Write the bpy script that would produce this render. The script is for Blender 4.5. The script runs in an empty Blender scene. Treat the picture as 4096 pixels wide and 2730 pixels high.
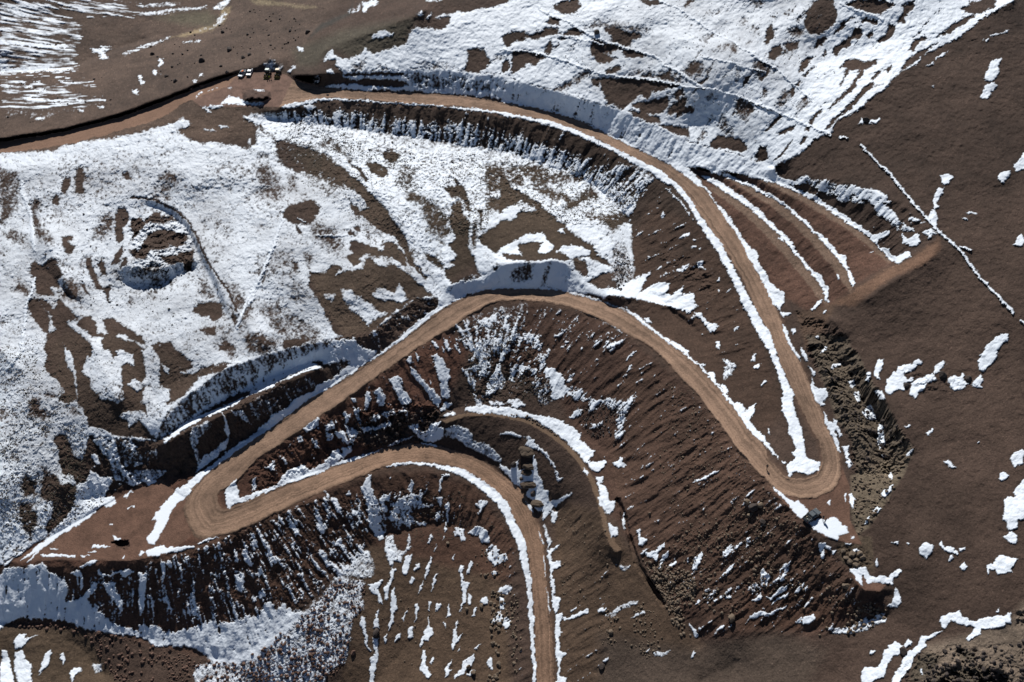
import bpy, bmesh, math, random
import numpy as np
from mathutils import Vector, Matrix
R = math.radians
sc = bpy.context.scene
C = sc.collection
# ---------------------------------------------------------------- camera, sky, sun, exposure
FPX, CXP, CYP = 3556.0, 2048.0, 1365.0          # focal length and centre in photo pixels
DEP, CAMZ = R(44), 189.0
cd = bpy.data.cameras.new('camera'); cam = bpy.data.objects.new('camera', cd); C.objects.link(cam)
cd.sensor_width = 36; cd.lens = 36*FPX/4096; cd.clip_start = 1; cd.clip_end = 20000
cam.location = (0, 0, CAMZ); cam.rotation_euler = (R(90)-DEP, 0, 0)
sc.camera = cam
SUN_EL, SUN_AZ = R(41), R(-9)                    # the sun stands ahead of the camera, a little to the left
w = bpy.data.worlds.new('World'); sc.world = w; w.use_nodes = True
nt = w.node_tree; nt.nodes.clear()
sky = nt.nodes.new('ShaderNodeTexSky'); sky.sky_type = 'NISHITA'; sky.sun_disc = False
sky.sun_elevation = SUN_EL; sky.sun_rotation = SUN_AZ; sky.altitude = 4500; sky.air_density = 1; sky.dust_density = .3
bg = nt.nodes.new('ShaderNodeBackground'); bg.inputs[1].default_value = .055
ow = nt.nodes.new('ShaderNodeOutputWorld')
nt.links.new(sky.outputs[0], bg.inputs[0]); nt.links.new(bg.outputs[0], ow.inputs[0])
sl = bpy.data.lights.new('sun', 'SUN'); sl.energy = 4.9; sl.angle = R(.5); sl.color = (1, .965, .915)
so = bpy.data.objects.new('sun', sl); C.objects.link(so)
SUNV = Vector((math.sin(SUN_AZ)*math.cos(SUN_EL), math.cos(SUN_AZ)*math.cos(SUN_EL), math.sin(SUN_EL)))
so.rotation_euler = SUNV.to_track_quat('Z', 'Y').to_euler(); so.location = (0, 200, 400)
vs = sc.view_settings; vs.view_transform = 'Standard'; vs.look = 'None'; vs.exposure = 0.04; vs.gamma = 1

# ---------------------------------------------------------------- the survey of the place: outlines noted as map points
TX = {'1': 0, '2': 1000, '3': 2000, '4': 2996}; TY = {'1': 0, '2': 660, '3': 1340, '4': 1990}
def T(tile, s):
    a = np.array([[float(q) for q in p.split(',')] for p in s.split()])
    if tile.isdigit():
        a = a/2.119 + np.array([TX[tile[1]], TY[tile[0]]])
    return a
SNOW = """
11 -.05 14 0,0 420,30 700,240 640,420 660,600 0,620
11 -.2 14 420,0 1130,0 1120,130 700,125
11 -.5 14 0,650 400,640 760,690 900,900 400,1040 0,1000
11 S 6 0,585 200,575 400,580 620,585 640,600 400,605 100,612 0,620
11 S 6 0,365 250,372 480,385 560,375 600,395 460,410 200,390 0,378
11 S 6 770,420 900,405 960,410 870,440 920,490 905,500 850,500 860,470 800,455
11 .5 6 1030,460 1120,430 1180,400 1260,370 1370,345 1440,310 1420,330 1330,370 1250,400 1150,430 1060,470
11 .4 6 1080,120 1180,110 1400,90 1600,60 1740,60 1760,70 1500,95 1300,130 1150,130
11 .2 8 1130,50 1300,30 1500,20 1560,30 1400,60 1200,70
11 .3 6 1690,260 1800,235 1830,200 1850,150 1900,100 1920,110 1900,180 1850,220 1780,250 1690,265
11 .4 6 1800,80 1860,20 1920,0 1960,0 1930,40 1870,80
11 S 4 1340,500 1385,505 1390,540 1345,575 1345,545 1365,525
11 S 4 1290,600 1320,595 1335,630 1370,620 1330,640 1300,625
11 S 4 1180,640 1205,640 1200,675 1180,690
11 S 4 1190,690 1220,695 1215,715 1195,720
11 S 4 1120,765 1165,760 1170,800 1150,800
11 S 3 205,825 290,830 390,850 385,860 300,855 215,838
11 S 3 405,842 490,850 480,864 410,858
11 S 3 505,850 590,850 580,862 515,860
11 S 3 290,755 380,765 390,775 300,768
11 S 3 275,685 340,695 320,708 280,700
11 S 3 495,683 570,700 560,706 500,694
11 S 3 135,700 220,703 215,713 140,710
11 S 3 200,730 275,732 270,742 205,742
11 S 3 300,1005 375,1010 370,1020 305,1018
11 S 3 670,925 710,928 700,940 675,940
11 S 3 820,900 880,905 880,918 840,912
11 S 3 640,835 680,850 715,850 710,860 660,855
11 S 3 1550,355 1630,352 1630,362 1552,363
11 S 3 1650,350 1705,343 1705,352 1652,357
11 S 4 1625,685 1670,675 1665,700 1640,695
11 S 4 1685,630 1720,625 1715,655 1690,655
12 S 5 1030,305 1120,260 1150,258 1170,280 1210,290 1205,305 1100,315 1040,340 1030,325
12 S 5 950,25 1000,20 1060,0 1085,10 1070,40 1000,60 985,100 960,105 955,60
12 S 5 905,90 930,30 935,60 910,100
12 S 5 860,105 890,75 885,95
12 S 4 400,405 430,397 455,430 415,437
12 S 4 830,110 855,70 850,100
12 S 4 1410,130 1450,95 1465,130 1420,140
12 S 4 1495,160 1530,115 1530,140
12 .3 6 1560,150 1620,120 1700,120 1690,140 1600,160
12 S 4 1480,0 1630,0 1520,14
12 S 4 645,590 690,580 730,630 650,632
12 -.2 5 110,530 170,485 240,520 300,560 270,600 130,610
12 S 4 310,610 370,555 385,575 340,612
L .5 8 -320,614 0,614 226,602 250,585 330,566 448,552 566,529 698,491 731,470 774,496 708,524 760,560 925,576 1000,600 962,467 1010,455 1118,440 1300,440 2300,560 2600,760 2530,1100 2300,1170 1870,1180 1760,1220 1660,1200 1510,1320 1190,1390 900,1480 660,1670 628,1765 350,1746 340,1900 420,2010 0,2260 -320,2320
U .75 7 1373,285 1345,262 1340,236 1293,245 1302,222 1330,200 1340,222 1373,236 1406,231 1444,217 1462,189 1491,217 1529,203 1590,184 1628,175 1637,137 1661,109 1684,113 1717,111 1755,123 1783,109 1802,90 1797,52 1831,45 1864,50 1920,35 2005,21 2038,2 2040,-320 4400,-320 4150,-80 4057,0 4011,24 3930,71 3845,146 3770,184 3718,208 3685,231 3595,297 3548,349 3510,373 3449,425 3406,458 3355,477 3322,533 3260,552 3208,609 3128,656 3085,680 3038,647 2920,609 2826,585 2755,566 2637,500 2496,439 2378,411 2227,363 2142,344 2047,316 2038,302 1849,285 1708,271 1590,283
F .6 5 1373,285 1590,283 1708,271 1849,285 2038,302 2047,316 2142,344 2227,363 2378,411 2496,439 2637,500 2755,566 2826,585 2920,609 3038,647 3085,680 3110,700 3060,705 2900,690 2780,675 2760,670 2708,670 2613,622 2472,552 2330,486 2189,440 2000,400 1850,380 1660,368 1472,362 1300,348 1370,310
12 B 8 1840,430 1900,410 1990,420 2010,490 2060,530 2020,560 1960,600 1900,620 1810,600 1850,520
12 B 8 2150,310 2200,280 2331,275 2331,350 2230,350 2180,400 2150,360
12 B 6 2230,460 2331,420 2331,570 2260,610 2210,600
12 B 6 2150,540 2190,510 2190,580 2150,620 2130,600
12 b 10 2020,530 2100,480 2220,460 2150,500 2060,530
12 b 10 860,540 980,500 990,560 950,600 880,590
12 b 10 1080,560 1130,560 1180,590 1090,592
12 .1 14 1390,540 1500,520 1700,540 1760,580 1600,590 1450,570
12 B 5 540,640 600,620 770,620 790,660 890,680 1000,670 1290,680 1340,720 1300,735 1100,735 900,715 700,715 600,680
12 B 4 790,622 1100,617 1330,628 1330,642 1000,642 800,648
12 0 12 1290,650 1500,640 1800,650 2040,720 2040,770 1800,770 1400,740
12 B 5 360,600 440,610 540,640 530,720 430,715 370,660
12 .2 6 535,660 590,650 600,710 540,720
13 B 7 440,60 520,15 660,0 680,50 650,110 560,120 480,90
13 B 7 1180,0 1350,0 1370,30 1250,45
13 B 7 1570,60 1620,20 1660,0 1600,0 1560,40
13 B 7 390,190 440,140 510,170 500,220 440,210 400,200
13 B 9 40,300 160,270 270,300 380,240 480,240 510,290 430,300 300,340 200,320 120,350 40,390
13 B 9 500,330 560,270 620,230 700,260 720,290 640,310 520,340
13 b 16 840,200 900,190 1000,190 1200,220 1250,260 1200,290 1100,270 900,240
13 B 8 880,260 960,230 1100,280 1210,290 1180,320 1130,340 1110,390 1050,400 940,350 940,310
13 b 14 700,210 840,180 850,230 760,260
13 B 7 100,440 200,420 290,440 390,470 390,500 330,520 290,560 240,540 200,550 130,590 100,620 95,570 130,500
13 B 6 10,600 20,540 70,510 75,570 40,620
13 B 6 370,450 400,390 435,330 440,400 430,450 400,460
13 B 6 440,400 500,370 500,390 450,410
13 B 7 770,340 830,330 900,370 1060,410 1150,430 1240,460 1220,490 1130,500 1060,480 1040,420 960,430 950,460 880,450 950,480 1000,490 900,540 830,530 770,440
13 B 6 890,610 940,580 1020,565 1020,595 950,630 900,630
13 -.5 10 470,760 540,710 640,660 740,600 780,600 760,640 680,680 600,740 520,770
13 b 10 580,390 650,370 630,420 590,430
13 B 6 850,660 1000,660 1200,670 1300,690 1450,720 1520,740 1480,740 1300,780 1270,830 1250,840 1180,800 1130,850 1100,890 1040,940 960,880 900,890 900,850 850,760
13 B 7 780,680 850,670 830,740 800,730
13 b 12 1050,640 1130,600 1300,620 1450,600 1560,650 1600,680 1500,710 1300,670 1100,660
13 -.5 10 1550,600 1620,520 1720,530 1760,590 1700,640 1620,650
13 B 7 1120,880 1280,850 1360,830 1430,830 1420,900 1380,960 1300,970 1180,960 1180,930 1130,910
13 B 8 1450,800 1520,760 1560,750 1560,800 1500,860
13 B 7 1420,960 1440,900 1520,840 1560,800 1590,850 1560,900 1640,910 1640,950 1560,960 1510,1000 1490,960 1430,980
13 B 7 1080,930 1200,960 1350,1000 1360,1040 1280,1050 1150,990
13 B 7 1350,1070 1480,1060 1600,1090 1610,1160 1540,1160 1440,1110
13 B 7 1770,1200 1860,1150 1970,1150 2080,1210 2100,1260 2050,1290 1900,1260 1800,1260
13 b 10 1870,1080 1900,1000 1960,1060 1980,1140 1900,1130
13 -.5 10 1980,960 2000,850 2050,830 2150,880 2160,940 2090,1030 2030,1000
13 B 6 2200,840 2240,750 2270,780 2250,830
13 B 7 2190,680 2190,600 2280,560 2290,620 2220,690
13 B 6 2060,740 2060,650 2120,640 2110,710
13 b 8 2000,700 2010,560 2060,570 2040,660
13 B 7 2250,380 2260,240 2300,210 2320,300 2270,390
13 B 7 2290,500 2290,440 2331,420 2331,510
13 b 8 2020,200 2060,160 2090,170 2060,210
13 b 10 1800,440 1860,390 1960,370 2010,410 2000,460 1940,420 1860,420
13 b 8 1740,350 1770,300 1830,290 1760,330
13 b 8 2130,260 2180,240 2190,290 2160,300
13 b 8 2140,10 2230,0 2250,30 2200,60
13 B 6 2150,1330 2200,1240 2260,1260 2270,1350 2210,1370
13 b 8 1740,1100 1760,1000 1800,960 1810,1000 1770,1060
13 b 8 1650,1190 1720,1120 1750,1130 1720,1200
13 B 6 1690,700 1780,650 1720,700 1690,710
13 b 8 1740,810 1800,790 1820,840 1770,880
13 S 8 780,300 800,240 860,230 900,290 960,330 900,340
14 B 6 490,110 560,30 620,0 720,0 730,60 760,120 740,190 690,250 600,290 520,290 470,200
14 B 6 770,40 860,50 950,90 1050,120 1110,130 1240,40 1140,10 1050,0 880,0 830,30
14 B 6 720,290 780,200 850,150 900,140 830,200 790,260
14 B 6 700,450 720,400 800,350 870,300 900,240 960,250 960,310 870,350 860,400 780,420 740,480
14 B 6 960,190 980,150 1080,170 1110,210 1040,210
14 B 6 1000,300 1050,260 1050,310 1020,330
14 B 6 1090,350 1150,290 1190,200 1250,240 1240,280 1180,330 1110,375
14 B 6 1250,190 1290,120 1310,40 1400,10 1400,70 1330,130 1320,190 1280,200
14 B 6 560,410 580,350 640,300 660,330 620,390
14 B 6 600,480 640,430 670,450 640,490
14 B 6 420,620 440,540 500,480 540,490 500,570 450,620
14 B 6 450,650 500,610 550,560 530,600 480,655
14 B 5 390,720 430,680 450,690 410,740
14 B 5 340,780 370,730 390,750 370,820
14 B 6 770,580 820,510 900,500 970,530 1090,500 1080,540 990,590 930,600 850,600 830,640 780,720 760,740 800,660 830,570
14 B 5 670,920 740,850 830,780 900,680 940,610 970,590 970,620 920,700 850,790 760,860 690,920
14 B 5 1030,680 1080,610 1130,595 1110,630 1060,670
14 B 5 1150,600 1190,570 1220,540 1210,570 1180,610
14 B 5 800,960 820,900 900,840 960,750 1030,700 1060,710 1000,780 930,860 870,920
14 B 6 640,1110 700,1020 790,940 870,920 760,1000 700,1080
14 B 5 500,1050 560,960 620,910 620,940 570,1000 530,1060
14 B 5 470,1110 490,1060 540,1070 500,1110
14 B 5 210,1380 260,1310 330,1220 370,1180 350,1230 290,1310 240,1360
14 B 5 420,1230 480,1150 500,1160 450,1220
14 B 5 1350,430 1400,350 1490,300 1500,330 1430,380 1400,430
14 B 6 1280,600 1350,500 1440,430 1560,380 1600,370 1520,420 1480,480 1380,540 1300,600
14 B 6 1590,320 1700,230 1780,180 1920,110 1900,150 1830,210 1700,290
14 B 6 1790,80 1900,20 2000,0 2100,0 2080,60 1960,110 1860,110
14 b 8 200,920 240,840 300,770 350,790 330,850 260,920
14 b 8 400,990 420,880 470,830 520,860 490,910 430,960
14 b 8 100,850 110,780 140,750 160,780 130,830
14 B 5 130,1110 200,1020 260,970 280,990 220,1050 150,1120
14 B 5 220,1140 320,1090 390,1060 380,1100 300,1140
14 B 5 60,1330 80,1260 150,1240 160,1350 100,1360
14 b 10 0,640 60,500 150,530 180,600 110,690 40,620
14 B 5 0,960 0,870 50,920 40,960
14 B 6 170,500 190,420 260,370 290,420 230,500
14 B 6 310,400 330,360 400,360 410,400 350,430
14 B 6 140,360 150,240 200,220 200,320 160,370
14 b 8 320,250 420,230 460,290 400,320 330,280
14 S 4 2005,610 2070,520 2140,495 2110,560 2115,620 2090,670 2060,690 1995,685
14 S 4 1955,830 2000,740 2070,700 2105,735 2060,780 2010,840
14 S 3 2040,300 2140,280 2190,250 2190,265 2110,300 2050,315
14 S 3 1980,345 2030,330 2020,350
14 S 3 930,1050 950,1010 975,1015 970,1055
14 S 3 1020,1050 1030,1015 1080,1020 1110,1000 1120,1015 1080,1045
14 S 3 1620,1495 1680,1485 1730,1500 1700,1530 1680,1560 1640,1560
14 S 4 2110,1520 2150,1460 2220,1445 2200,1500 2150,1550
14 S 4 2250,1400 2300,1340 2331,1310 2400,1300 2400,1420 2331,1440 2260,1450
14 S 3 1580,500 1630,460 1690,435 1650,470 1590,505
14 S 3 1495,565 1520,550 1575,520 1550,545
14 S 3 1560,745 1570,730 1580,745 1570,752
14 S 4 1270,630 1370,560 1460,490 1450,510 1350,590
14 S 4 1525,440 1620,370 1800,280 1950,140 2020,130 2080,60 2180,0 2250,0 2150,60 2050,120 1970,160 1850,260 1750,330 1600,400
12 -.05 45 200,960 640,900 1400,930 2331,1010 2331,1330 2000,1290 1800,1230 1600,1250 1400,1190 1200,1180 1000,1080 700,1040 400,1010
12 -.95 22 0,920 240,925 640,866 1400,908 2331,1010 2331,1170 2000,1090 1700,1030 1400,1030 1200,1010 1000,950 700,930 500,960 350,940 130,970 60,955
13 -.05 45 0,1050 400,1120 800,1300 1100,1480 1200,1568 900,1568 800,1480 640,1400 400,1340 200,1260 0,1240
13 -.95 22 0,985 300,1035 500,1095 700,1175 900,1265 1100,1375 1300,1485 1410,1568 1020,1568 940,1450 800,1350 640,1300 400,1230 200,1160 0,1100
12 S 3 250,915 310,880 420,865 550,840 700,835 900,845 1200,870 1500,885 1800,910 2100,940 2331,985 2331,1003 2100,965 1900,935 1700,912 1400,892 1100,872 900,858 650,850 520,870 380,905
12 S 6 440,900 520,875 570,915 500,930
12 .3 8 0,980 60,1000 160,1090 150,1160 40,1060
12 B 8 0,1020 60,1100 60,1230 0,1240
12 -.7 12 40,1030 100,1110 220,1180 330,1200 480,1240 560,1280 640,1300 700,1360 800,1450 900,1568 690,1568 560,1500 400,1470 290,1400 220,1300 200,1200
12 -.6 8 540,1230 620,1230 740,1240 850,1340 870,1400 780,1340 690,1240 700,1180
12 B 6 1120,1290 1190,1270 1260,1300 1260,1360 1200,1390 1130,1340
12 B 6 980,1390 1080,1380 1150,1430 1170,1500 1110,1500 1020,1450
12 B 5 870,1380 930,1430 1000,1540 980,1550 920,1480
12 -.5 10 2010,1568 2020,1400 2100,1380 2200,1460 2331,1480 2331,1568
12 b 10 1240,1480 1320,1420 1400,1440 1350,1568 1280,1568
12 b 8 70,1300 130,1280 150,1340 90,1340
12 S 5 660,1290 740,1310 850,1430 960,1568 1130,1568 1000,1440 900,1340 860,1400 760,1300
11 -.8 9 1560,1000 1620,940 1900,950 2060,980 2150,1050 2170,1180 2120,1180 1960,1220 1850,1200 1740,1210 1650,1200 1580,1150 1640,1050
11 .5 5 1860,1070 1930,1065 1940,1085 1880,1090
11 .4 5 1720,1100 1820,1095 1830,1115 1740,1115
11 S 4 2070,980 2110,990 2200,1020 2300,1070 2290,1110 2200,1060 2100,1010
11 S 3 1650,830 1690,785 1725,770 1720,790 1680,820 1655,845
11 S 3 1740,770 1860,745 1870,755 1760,777
11 S 3 1740,900 1800,893 1910,903 1850,915 1760,920
11 S 3 1710,895 1770,930 1790,950 1760,950
11 S 3 1920,745 1970,740 1960,750
11 S 3 1870,880 1920,830 1970,820 2060,840 2100,870 2200,880 2230,890 2000,890
11 S 3 2150,755 2190,765 2240,765 2190,780
21 -.4 10 0,20 60,60 140,60 160,160 150,260 140,360 60,460 0,500 0,300
21 B 8 640,100 660,30 700,20 730,100 700,160 720,240 640,240
21 B 7 520,190 560,110 600,130 570,240 520,240
21 B 6 440,290 480,260 500,300 490,350 450,340
21 B 6 1040,70 1080,60 1110,130 1070,130
21 -.35 12 1370,80 1430,50 1500,70 1520,150 1450,170 1390,270 1300,280 1300,200 1370,170
21 b 10 1900,180 1960,160 1980,230 1920,250
21 -.35 14 2180,30 2260,10 2331,100 2331,300 2230,200
21 -.45 8 250,330 310,290 350,330 300,400 330,480 450,620 430,660 340,650 300,600 280,470
21 b 10 20,580 120,560 230,600 270,690 200,720 100,640
21 B 7 520,610 610,600 620,640 560,650 630,690 620,740 570,760 530,690
21 -.6 9 790,620 800,530 850,450 900,420 940,440 960,500 940,590 890,630
21 B 5 975,590 970,480 1000,370 1060,370 1090,440 1080,500 1040,540 1050,630 1010,660 980,650
21 B 5 1090,520 1120,460 1200,450 1220,480 1300,410 1360,410 1340,470 1240,500 1190,570 1120,650 1100,690 1130,590
21 -.6 5 1250,500 1350,450 1450,440 1500,480 1400,490 1280,500
21 B 5 1190,700 1270,590 1380,560 1470,560 1580,600 1590,640 1500,690 1440,670 1420,710 1280,720 1200,790 1150,770
21 B 5 1090,730 1150,720 1240,770 1240,800 1160,790
21 B 5 950,840 990,740 1040,680 1050,740 1010,830
21 B 5 1020,880 1050,790 1080,780 1070,850
21 B 5 1370,780 1450,770 1530,750 1640,720 1640,800 1610,900 1560,890 1550,830 1450,850 1390,830
21 b 10 1100,900 1250,850 1380,830 1350,890 1200,940 1130,960
21 B 5 730,800 760,790 800,900 830,970 870,1050 820,1060 770,960 740,880
21 B 5 830,850 870,800 900,880 900,950 860,930
21 B 6 870,1060 930,1020 920,1180 890,1100
21 b 8 940,900 1000,880 1020,1000 990,980
21 -.85 6 250,900 290,820 380,850 430,790 490,800 480,860 540,930 490,980 500,1050 420,1030 450,1100 400,1110 300,1080 290,980 260,950
21 -.6 9 100,1050 160,950 200,960 250,1060 240,1110 160,1090
21 B 6 330,1140 400,1160 470,1240 440,1280 360,1200
21 B 6 240,1150 320,1140 420,1300 420,1440 470,1400 440,1300 500,1130 620,1250 660,1310 560,1330 600,1380 700,1450 760,1500 780,1568 560,1568 500,1480 470,1440 480,1568 380,1568 400,1450 340,1380 250,1250
21 B 6 700,1300 760,1280 820,1340 830,1420 820,1470 740,1430 650,1360
21 B 6 870,1310 960,1300 1060,1370 1150,1430 1230,1510 1200,1520 1050,1440 990,1440 920,1440 890,1380
21 B 6 860,1480 980,1460 1140,1500 1220,1568 870,1568
21 -.5 9 580,1000 620,960 670,1100 690,1180 600,1150 530,1100
21 B 6 680,1010 710,1010 760,1110 720,1090
21 -.1 10 1650,940 1720,950 1830,1100 1820,1150 1740,1140 1680,1080
21 B 6 1640,1250 1680,1180 1780,1160 1880,1170 1890,1290 1820,1330 1760,1290 1700,1290
21 -.7 6 1690,1400 1750,1370 1830,1370 1830,1440 1760,1440
21 b 7 1080,1180 1110,1130 1130,1190
21 -.7 6 1850,1530 1920,1500 1990,1540 2000,1568 1860,1568
21 -.6 16 2080,1460 2200,1460 2331,1500 2331,1568 2150,1568
21 B 5 1960,1240 2000,1290 1990,1360 1960,1280
21 b 10 1910,1010 1970,1040 2060,1100 2080,1170 2000,1200 1960,1110
21 b 10 2020,1410 2060,1300 2140,1170 2140,1240 2060,1340
21 b 14 2150,900 2220,780 2331,700 2331,900 2230,980
22 B 5 590,0 750,0 830,60 950,160 1050,260 1150,370 1230,490 1310,600 1350,720 1390,830 1440,880 1500,960 1490,980 1400,880 1340,830 1310,740 1220,610 1110,560 1020,500 960,430 900,430 850,380 850,320 810,250 870,330 940,380 1010,370 960,290 880,210 820,190 790,110 680,50
22 B 5 840,0 920,10 980,90 1000,150 970,140 920,60
22 B 6 1000,20 1110,0 1160,20 1170,80 1120,110 1040,80
22 B 8 270,420 350,340 460,320 520,290 610,370 580,420 530,480 480,500 370,500 320,470
22 -.5 14 480,490 620,500 740,590 790,640 780,760 700,770 640,690 580,650 540,570
22 B 5 380,510 430,550 440,590 400,570
22 B 5 840,650 900,640 970,680 1060,700 1180,640 1230,690 1310,770 1330,850 1290,860 1200,790 1080,780 960,770 930,800 960,860 870,860 820,780 870,750 840,700
22 B 6 500,920 640,910 720,840 790,880 740,920 800,900 960,880 980,800 1060,800 1150,860 1230,850 1330,920 1450,1020 1560,1110 1400,1130 1300,1200 1180,1290 1050,1400 960,1450 800,1460 720,1440 690,1380 640,1260 600,1180 540,1080 490,1030
22 S 3 720,930 800,900 870,870 950,830 950,880 880,890 780,910 730,945
22 S 3 1040,800 1110,805 1155,860 1090,860
22 S 3 970,760 1040,760 1000,775
22 S 3 1040,680 1130,690 1140,720 1090,720
22 S 3 1190,790 1260,830 1330,910 1330,920 1240,850
22 .5 8 770,1050 850,1060 900,1100 950,1140 1010,1180 1100,1240 1180,1270 1100,1290 1000,1370 940,1300 860,1240 800,1150
22 .6 6 1040,1110 1070,1040 1110,1040 1220,1090 1260,1010 1300,1060 1330,1140 1290,1180 1200,1140 1120,1150
22 .4 6 630,1100 720,1100 700,1160 640,1130
22 -.7 8 300,780 350,790 410,830 410,940 360,900
22 -.15 16 250,700 310,730 450,1060 440,1230 360,1100 330,980 250,900 130,950 180,800
22 -.5 8 470,740 520,760 540,820 500,880 480,820
22 -.35 16 100,1210 230,1150 350,1260 450,1290 500,1360 590,1430 560,1500 450,1530 300,1540 200,1430
22 -.7 14 0,1450 100,1430 220,1510 180,1568 0,1568
22 B 6 290,1490 500,1490 400,1530 290,1568
22 B 5 880,530 920,515 940,560 910,570 880,550
22 -.7 5 840,560 890,580 900,610 830,590
22 b 8 1250,50 1350,40 1380,150 1330,180 1290,110
22 -.5 9 1320,260 1400,230 1520,300 1600,330 1610,400 1680,440 1700,540 1640,660 1560,600 1500,560 1490,480 1450,380 1450,340 1350,310
22 B 6 1640,200 1740,180 1740,120 1800,190 1830,240 1870,390 1860,440 1830,380 1800,300 1770,270 1720,290
22 B 6 1690,450 1720,330 1780,300 1820,420 1860,520 1860,660 1840,690 1890,770 1930,880 1950,940 1880,930 1790,980 1710,1010 1660,950 1650,880 1740,850 1700,820 1750,800 1740,740 1690,680 1740,620
22 B 5 1930,380 1970,390 1970,520 1950,560 1960,460
22 -.5 5 1900,480 1930,460 1920,640 1900,700 1870,650
22 B 6 1940,620 2020,550 2130,500 2240,460 2331,440 2331,600 2220,650 2130,690 2090,750 2020,700 1960,670
22 -.6 7 2010,10 2070,0 2080,110 2150,150 2240,230 2130,330 2140,400 2010,390 1990,350 2020,280 2140,280 2130,230 2010,250 2000,180
22 -.5 7 2130,100 2200,80 2331,140 2331,0 2280,0 2180,40
22 B 5 2150,740 2331,760 2331,810 2180,800
22 B 5 2270,680 2331,650 2331,730 2280,740
22 -.7 6 1480,760 1540,760 1650,850 1640,900 1560,850
22 B 5 2050,860 2100,870 2070,900
22 b 8 330,90 400,70 380,220 330,230
22 -.15 14 60,90 220,80 270,220 200,300 100,200
22 -.6 7 680,100 800,150 770,200 700,160
22 b 10 480,80 560,120 700,200 740,260 640,240 540,160
22 -.5 6 980,570 1030,590 1030,650 1000,640
22 -.6 5 1400,1130 1560,1130 1600,1150 1560,1240 1470,1300 1350,1350 1200,1420 1100,1500 1000,1500 960,1460 1050,1400 1200,1290
22 -.5 5 1790,970 1880,940 1950,940 1960,1030 1920,1080 1830,1090 1760,1130 1690,1120 1700,1060 1790,1010
22 S 5 1600,1130 1690,1080 1760,1010 1960,960 2100,900 2120,960 2080,1040 1990,1055 1850,1090 1700,1180 1560,1270 1330,1450 1150,1568 1130,1560 1300,1420 1480,1290 1590,1210
23 B 6 0,100 90,180 310,310 400,390 500,470 600,560 700,640 790,690 830,760 900,810 960,850 880,860 760,790 700,780 600,800 560,820 430,800 290,830 130,800 30,770 30,740 190,750 160,680 230,650 360,640 350,600 250,590 150,620 0,700 0,480 150,460 140,400 250,400 300,390 250,350 150,330 0,400
23 S 4 15,700 60,680 150,640 220,590 360,580 400,640 450,680 440,720 370,750 320,740 340,690 370,650 300,650 220,660 140,670 140,720 190,760 100,760 20,740
23 S 4 470,740 540,680 680,690 770,730 760,760 600,800 560,760 520,750
23 .8 4 490,560 540,530 550,580 510,585
23 .6 5 0,450 30,390 150,330 180,300 300,370 290,400 150,390 150,460 20,480
23 .8 5 190,80 230,120 280,180 390,220 430,290 550,320 480,340 400,280 330,280 360,350 480,400 620,430 740,490 850,570 850,620 800,660 700,600 560,490 430,380 310,300 250,210 210,160
23 S 4 90,160 150,190 210,235 180,240
23 .5 5 620,430 640,370 720,330 700,390 640,440
23 -.5 8 150,40 260,0 380,0 420,60 560,60 600,130 560,160 430,150 330,200 260,190
23 -.6 8 300,210 400,180 560,260 620,300 800,160 830,230 850,300 720,320 620,370 560,380 550,310 430,290
23 -.6 8 700,440 760,400 850,420 960,400 1100,420 1110,480 1000,520 960,580 880,500 830,460 760,460
23 -.7 6 600,90 700,80 710,140 630,150
23 .5 5 1000,540 1060,490 1120,490 1130,550 1090,600 1030,590
23 .6 5 1070,620 1180,610 1200,650 1150,660 1170,720 1240,710 1250,740 1140,820 1110,800
23 .8 4 1130,900 1140,840 1250,790 1330,770 1230,840 1160,900
23 .5 5 760,830 800,800 850,830 940,870 950,900 880,920 840,880 780,910
23 .4 5 830,1010 830,980 920,1000 930,1030
23 .4 6 840,510 870,480 960,600 980,640 880,600
23 .7 4 850,720 930,690 920,740 880,770
23 -.8 5 620,780 720,820 760,950 700,940 640,890
23 -.8 5 730,1000 790,960 880,920 990,900 950,1000 870,1050 780,1020
23 -.1 9 970,650 1060,700 1120,850 1140,960 1120,1050 1010,1080 960,960 950,800
23 0 18 780,0 1220,0 1330,130 1250,200 1160,290 1130,370 1080,360 1000,320 900,200 820,100
23 .6 9 930,180 1000,250 1080,270 1140,270 1260,210 1230,270 1120,380 1080,370 1000,330 930,260
23 B 7 1330,130 1600,400 1800,700 1960,900 2100,1150 2250,1480 2150,1568 1850,1568 1700,1200 1430,1000 1150,960 1120,700 1110,450 1160,300
23 S 5 500,960 620,930 700,980 860,1060 1000,1040 1130,970 1290,910 1200,1040 1180,1080 1330,1000 1430,1000 1410,1080 1440,1110 1560,1030 1540,1100 1640,1090 1650,1180 1690,1190 1600,1250 1500,1220 1350,1180 1150,1140 1000,1110 920,1100 870,1130 800,1100 650,1080 500,1050 430,1030
23 S 4 1640,1260 1700,1260 1760,1330 1850,1360 1800,1425 1750,1370 1680,1300
23 .3 4 1500,890 1610,820 1580,880 1520,910
23 S 3 1320,890 1370,850 1350,900
23 S 3 1530,610 1610,570 1600,600 1540,620
23 S 3 1480,550 1530,510 1580,480 1550,510
23 S 3 1360,440 1370,390 1400,430 1390,460
23 S 3 1670,820 1720,810 1720,860 1740,890 1690,880
23 S 3 1620,700 1650,675 1660,700
23 S 3 1670,720 1710,690 1700,720
23 S 3 1835,975 1870,950 1860,980
23 S 3 1930,1075 1955,1045 1950,1080
23 S 3 1830,1065 1855,1055 1850,1080
23 S 3 1985,1400 2030,1360 2020,1400 1990,1420
23 S 3 1820,1500 1860,1510 1860,1560 1830,1550
23 .5 3 1400,200 1430,210 1540,320 1600,400 1640,480 1560,370 1440,240
23 .7 5 0,830 130,810 280,830 450,800 560,830 600,890 640,950 500,1040 300,1050 0,1050
23 -.2 8 90,1000 100,900 200,850 280,840 270,960 240,1000
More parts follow.
